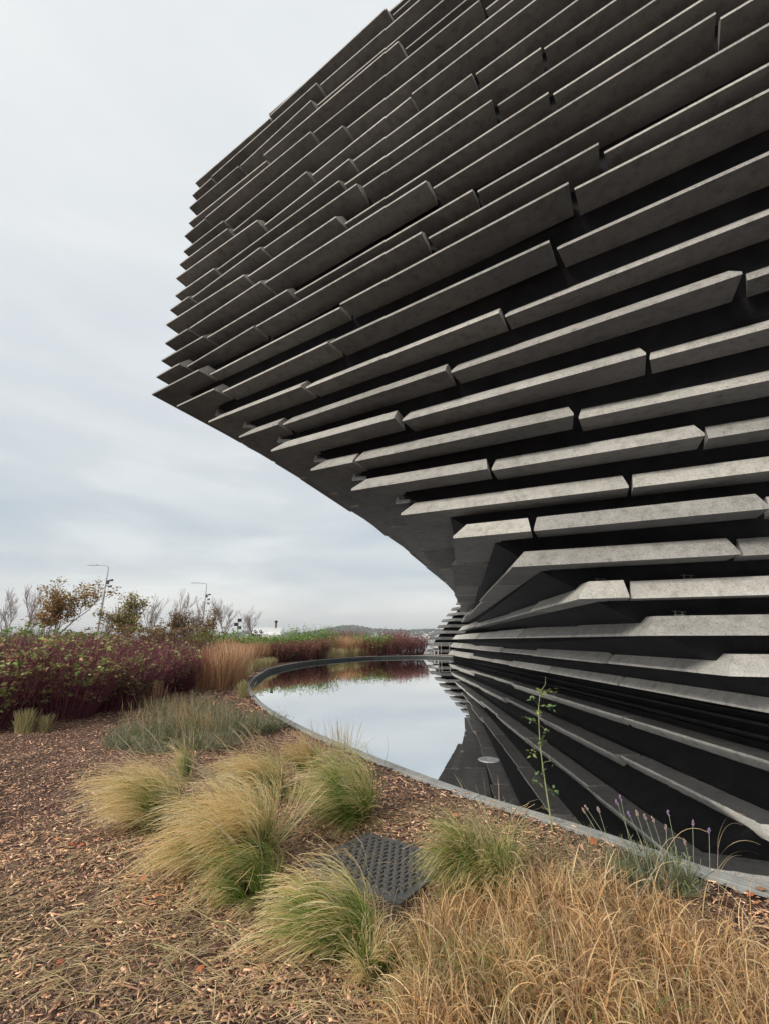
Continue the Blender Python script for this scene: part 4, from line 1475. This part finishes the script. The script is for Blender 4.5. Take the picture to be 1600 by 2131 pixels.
def tree(px, base_py, top_py, Y, kind, label, seed, group=None, wd=1.0, cols=None, nleaf=0, lean=0.):
    X, _ = at_y(px, base_py, Y)
    _, ztop = at_y(px, top_py, Y)
    H = ztop
    root = empty('birch_tree' if kind == 'bare' else 'maple_tree', (X, Y, 0), label, 'tree', group)
    t = Tree(seed)
    if kind == 'bare':
        t.grow(Vector((0, 0, 0)), Vector((lean, 0, 1)).normalized(), H * .42, H * .011, 0, 4, .50 * wd, .9, 3, .68)
    else:
        t.grow(Vector((0, 0, 0)), Vector((lean, 0, 1)).normalized(), H * .40, H * .013, 0, 4, .66 * wd, .40, 3, .70)
    zm = max(p.z for p in t.tips)
    k = H / zm
    t.seg = [(a * k, b * k, ra, rb) for a, b, ra, rb in t.seg]; t.tips = [p * k for p in t.tips]
    big_ = [s for s in t.seg if s[2] > H * .0045]; small = [s for s in t.seg if s[2] <= H * .0045]
    seg_mesh(big_, 'trunk', M_birch if kind == 'bare' else M_bark, root, 6)
    if nleaf:
        seg_mesh(small, 'branches', M_bark, root, 3, .010)
        r = np.random.default_rng(seed)
        tp = np.array([tuple(p) for p in t.tips])
        tp = tp[tp[:, 2] > H * .40]
        P = tp[r.integers(0, len(tp), nleaf)] + r.normal(0, .13, (nleaf, 3))
        leaves_mesh(P, .11, cols, 'crown', root, (0, 0, 0), r=r, flat=.5, tail=1.3)
    else:
        seg_mesh(small, 'crown', M_bark if kind != 'bare' else M_twig, root, 3, .008)
    return root


M_twig = noisy('birch_twigs', (.20, .17, .165), (.32, .28, .27), 10, .9)
AUT = [(.50, .36, .12), (.44, .25, .10), (.34, .20, .08), (.28, .24, .08), (.50, .32, .14), (.24, .22, .07), (.40, .18, .08)]
tree(8, 1325, 1222, 34, 'bare', 'bare birch at the far left edge of the picture', 1, 'bare birches by the road', lean=.10)
tree(38, 1325, 1212, 35, 'bare', 'bare birch between the left edge and the first autumn tree', 2, 'bare birches by the road', lean=.10)
tree(96, 1328, 1206, 27, 'maple', 'autumn tree with rusty leaves left of the nearer lamp, largest of its kind', 3, 'autumn trees by the road', 1.1, AUT, 3300, lean=.08)
tree(219, 1325, 1250, 38, 'bare', 'thin bare young tree just right of the nearer lamp', 4, 'bare birches by the road', .8)
tree(284, 1326, 1236, 30, 'maple', 'autumn tree with olive-brown leaves right of the nearer lamp', 5, 'autumn trees by the road', 1.05, [(.34, .32, .09), (.28, .28, .08), (.44, .34, .11), (.36, .22, .08)], 2600, lean=.05)
tree(315, 1322, 1236, 40, 'bare', 'bare birch right behind the olive-brown tree', 6, 'bare birches by the road')
tree(355, 1322, 1222, 40, 'bare', 'tallest bare birch left of the farther lamp', 7, 'bare birches by the road')
tree(362, 1324, 1268, 31, 'maple', 'low brown-leaved tree left of the farther lamp', 8, 'autumn trees by the road', 1.2, [(.22, .14, .08), (.26, .17, .08), (.18, .13, .07)], 1500)
tree(395, 1322, 1240, 44, 'bare', 'slight bare birch touching the farther lamp pole', 9, 'bare birches by the road', .8)
tree(449, 1322, 1263, 34, 'maple', 'small brown-leaved tree right of the farther lamp', 10, 'autumn trees by the road', 1.05, [(.28, .17, .09), (.24, .16, .08), (.34, .22, .12)], 1200)
tree(474, 1322, 1238, 42, 'bare', 'bare birch between the brown tree and the loudspeaker post', 11, 'bare birches by the road')
tree(534, 1318, 1256, 52, 'bare', 'round headed bare tree behind the pizza trailer', 12, 'bare birches by the road', 1.3)


# ---------------------------------------------------------------- lamps
def lamp(px_top, py_top, px_arm, label, scale_cams):
    H = 8.0
    q = at(px_top, py_top, H)
    root = empty('street_lamp', (q[0], q[1], 0), label, 'street lamp', 'street lamps')
    Y = q[1]
    MB().tube([(0, 0, 0), (0, 0, 1.2), (0, 0, 1.25), (0, 0, H * .72)], [.14, .135, .105, .09], 12).build('pole', M_galv, root)
    xa = at_y(px_arm, py_top, Y)[0] - q[0]
    MB().tube([(0, 0, H * .72), (0, 0, H - .35), (-.04, 0, H - .13), (-.2, 0, H - .02), (xa * .55, 0, H + .03)], [.055, .042, .04, .036, .03], 10).build('arm', M_galv, root)
    hd = MB(); hd.box((xa * .78, 0, H + .05), (abs(xa) * .48, .22, .07)).build('lamp_head', M_galv, root)
    MB().box((xa * .78, 0, H + .008), (abs(xa) * .36, .16, .012)).build('lamp_glass', M_white, hd_parent(root))
    # bracket with camera heads on the right side
    MB().tube([(.06, 0, H * .60), (.22, 0, H * .62), (.30, 0, H * .66), (.30, 0, H * .83)], .018, 8).build('bracket', M_galv, root)
    MB().tube([(-.16, 0, H * .60), (.08, 0, H * .60)], .02, 8).build('clamp', M_galv, root)
    MB().tube([(-.16, 0, H * .85), (.10, 0, H * .85)], .02, 8).build('clamp', M_galv, root)
    for f, s_ in ((.83, .30), (.76, .26), (.70, .24)):
        m = MB().box((0, 0, 0), (s_, .16, .13)).box((s_ * .35, 0, .09), (s_ * .5, .12, .05)).build('spotlight', M_black, root)
        m.location = (.42, 0, H * f)
    MB().box((.14, 0, H * .81), (.16, .16, .34)).build('control_box', M_black, root)
    return root


def hd_parent(r): return r


lamp(227, 1177, 183, 'nearer tall grey street lamp with small spotlights on a side bracket', 1)
lamp(431, 1214, 399, 'farther tall grey street lamp with small spotlights, near the bare birches', 1)

# loudspeaker post
X, Y = at_y(496, 1300, 38)[0], 38
sp = empty('speaker_post', (X, Y, 0), 'thin post with three dark loudspeaker boxes left of the pizza trailer', 'speaker post')
zt = at_y(497, 1288, Y)[1]
MB().tube([(0, 0, 0), (0, 0, zt)], .035, 8).build('post', M_galv, sp)
for dx_, dz_ in ((.10, -.12), (-.18, -.45), (.12, -.72)):
    b_ = MB().box((0, 0, 0), (.26, .24, .26)).box((0, -.14, 0), (.2, .05, .2)).build('speaker_box', M_black, sp)
    b_.location = (dx_, 0, zt + dz_)

# ---------------------------------------------------------------- silver trailer with chimney
TY = 47.0
xl, zt_ = at_y(531, 1306, TY); xr, _ = at_y(594, 1306, TY)
M_alu = noisy('polished_aluminium', (.62, .62, .61), (.74, .74, .73), 3, .35, .5, .08, .003, .55)
tr = empty('food_trailer', ((xl + xr) / 2, TY, 0), 'rounded silver food trailer with a dark chimney behind the green shrubs', 'trailer')
Lx = xr - xl
hw = .95; z1 = .55; zt2 = zt_
V = []; Fc = []
NS = 14
secs = np.r_[np.linspace(0, .08, 3), np.linspace(.12, .88, 9), np.linspace(.92, 1, 3)]
for s_ in secs:
    e = min(1, math.sin(min(s_, 1 - s_) / .08 * math.pi / 2) * .28 + .72) if s_ > .5 and s_ > .92 else 1.0
    for k in range(NS + 1):
        a = math.pi * k / NS
        V.append(((s_ - .5) * Lx, -math.cos(a) * hw * e, z1 + .7 + (math.sin(a) ** .8) * (zt2 - z1 - .7) * e))
    V.append(((s_ - .5) * Lx, hw * e, z1)); V.append(((s_ - .5) * Lx, -hw * e, z1))
n = NS + 3
for i in range(len(secs) - 1):
    for k in range(n):
        k2 = (k + 1) % n
        Fc.append((i * n + k, (i + 1) * n + k, (i + 1) * n + k2, i * n + k2))
Fc += [tuple(range(n)), tuple((len(secs) - 1) * n + k for k in range(n))[::-1]]
mesh('body', V, Fc, M_alu, tr, smooth=False)
xf = -Lx / 2 - .01
for yy in (-.28, .40):
    hb = MB().tube([(0, 0, 0), (0, -.05, 0)], .15, 16).build('round_vent', M_black, tr)
    hb.location = (-Lx * (.40 if yy < 0 else .22), -hw * .93, zt2 - .42)
    rg = MB().tube([(0, -.04, 0), (0, -.075, 0)], .075, 12).build('vent_cap', M_alu, hb)
MB().box((-Lx * .34, -hw - .02, zt2 - .95), (Lx * .30, .05, .55)).build('serving_hatch', M_black, tr)
for i in range(5):
    MB().box((-Lx * .48 + i * Lx * .07, -hw - .06, zt2 - .95), (.035, .03, .6)).build('hatch_bar', M_white, tr)
MB().box((-Lx * .54, -hw - .2, zt2 - .62), (Lx * .18, .7, .04)).build('awning', M_black, tr)
xc = at_y(575, 1300, TY)[0] - (xl + xr) / 2
zc = at_y(575, 1292, TY)[1]
chm = MB().tube([(xc, 0, zt2 - .1), (xc, 0, zc - .16)], .10, 12).build('chimney', noisy('rusty_flue', (.12, .07, .055), (.2, .12, .1), 8), tr)
MB().tube([(xc, 0, zc - .18), (xc, 0, zc)], .16, 12).build('cowl', M_black, chm)
for xx in (-Lx * .2, Lx * .25):
    w_ = MB().tube([(0, -.95, .32), (0, -.75, .32)], .32, 18).build('wheel', M_black, tr); w_.location = (xx, 0, 0)
    MB().tube([(0, -.955, .32), (0, -.96, .32)], .16, 12).build('rim', M_alu, w_)
MB().box((0, 0, z1 - .09), (Lx * .96, 1.4, .14)).build('chassis', M_black, tr)

# low pale quay wall on the skyline
qw = MB()
qw.box((-30, 60.5, .85), (62, .3, 1.7))
o = qw.build('quay_wall', M_pave); tag(o, 'long low pale quay wall behind the trees at left, on the river edge', 'wall')

# ---------------------------------------------------------------- river, far shore
o = mesh('river', [(-9000, 61.9, -3.2), (9000, 61.9, -3.2), (9000, 9000, -3.2), (-9000, 9000, -3.2)], [(0, 1, 2, 3)], M_river)
tag(o, kind='structure')
o = MB().box((-150, 62.05, -1.7), (540, .3, 3.3)).build('embankment', M_pave); tag(o, kind='structure')

prof_px = [(-200, 1322), (300, 1322), (430, 1326), (500, 1321), (520, 1316), (545, 1312.5), (575, 1314), (600, 1318), (640, 1319), (665, 1315), (690, 1309), (715, 1305), (740, 1303), (760, 1306), (780, 1310.5), (810, 1312), (850, 1313),
           (900, 1311), (960, 1312), (1100, 1310), (1600, 1312)]
HXs = np.linspace(-5200, 5200, 360)
HY0, HY1 = 2300.0, 3300.0
rows_h = 26
px_of = lambda X, Y: 800 + X / Y * 921.6 / math.cos(PITCH)
V = []
pxs = [p[0] for p in prof_px]; pys = [p[1] for p in prof_px]
for j in range(rows_h):
    f = j / (rows_h - 1)
    Yj = HY0 + (HY1 - HY0) * f
    for X in HXs:
        ridge = (1332.5 - np.interp(px_of(X, 2900.0), pxs, pys)) / 960 * 2900
        sh = math.sin(min(1, f / .6) * math.pi / 2) if f < .6 else 1 - .25 * (f - .6) / .4
        n_ = float(vnoise(np.array(X / 130), np.array(Yj / 130), 5)) * 9 + float(vnoise(np.array(X / 30), np.array(Yj / 40), 6)) * 3
        V.append((X, Yj, -3.5 + max(0, ridge + n_ * min(1, f * 3)) * sh))
V = np.array(V); n = len(HXs)
idx = np.arange(rows_h * n).reshape(rows_h, n)
F = np.stack([idx[:-1, :-1], idx[:-1, 1:], idx[1:, 1:], idx[1:, :-1]], -1).reshape(-1, 4)
o = mesh('hills', V, F, M_hill, smooth=True); tag(o, kind='structure')


def hill_z(X, Y):
    j = int(np.clip((Y - HY0) / (HY1 - HY0) * (rows_h - 1), 0, rows_h - 1)); i = int(np.clip(np.searchsorted(HXs, X), 0, n - 1))
    return V[j * n + i][2]


tw = MB(); rt = random.Random(9)
for i in range(420):
    Yj = 2310 + abs(rt.gauss(0, 150)); X = rt.uniform(-900, 700) if i % 2 else rt.gauss(180, 130)
    zb = hill_z(X, Yj)
    tw.box((X, Yj, zb + 3), (rt.uniform(6, 16), 9, rt.uniform(5, 8)), rt.uniform(-.5, .5))
o = tw.build('far_town', M_town); tag(o, 'scattered pale houses of the town along the far river shore', 'houses', kind='stuff')
# woodland fringe on the far ridge
r = np.random.default_rng(77)
nT = 2600
X = r.uniform(-1200, 900, nT); Yt = r.uniform(2450, 2950, nT)
Zt = np.array([hill_z(a, b) for a, b in zip(X, Yt)])
VV = []; FF = []
for k in range(nT):
    h = r.uniform(6, 13); w_ = r.uniform(5, 11); b = len(VV)
    for q in range(5):
        a = q * 1.2566 + r.uniform(0, .5); VV.append((X[k] + math.cos(a) * w_, Yt[k] + math.sin(a) * w_, Zt[k] + h * r.uniform(.3, .6)))
    VV.append((X[k], Yt[k], Zt[k] + h)); VV.append((X[k], Yt[k], Zt[k] - 2))
    for q in range(5):
        FF.append((b + q, b + (q + 1) % 5, b + 5)); FF.append((b + (q + 1) % 5, b + q, b + 6))
o = mesh('far_woodland', VV, FF, noisy('far_trees', (.02, .03, .018), (.05, .06, .03), .02, .95, .1, 0))
tag(o, 'dark woodland scattered over the far hillside', 'woodland', kind='stuff')

# ---------------------------------------------------------------- haze
hz = MB()
hz.box((0, 3300, 178), (11600, 7000, 366))
haze = hz.build('haze', bpy.data.materials.new('haze_air'))
mh = haze.data.materials[0]; mh.use_nodes = True
th = mh.node_tree; th.nodes.clear()
vo = N(th, 'ShaderNodeVolumePrincipled')
vo.inputs['Density'].default_value = .00020
vo.inputs['Color'].default_value = (.93, .96, 1.0, 1)
vo.inputs['Anisotropy'].default_value = .2
mo = N(th, 'ShaderNodeOutputMaterial')
L(th, vo.outputs[0], mo.inputs['Volume'])
tag(haze, 'thin pale haze over the river', 'haze', kind='stuff')
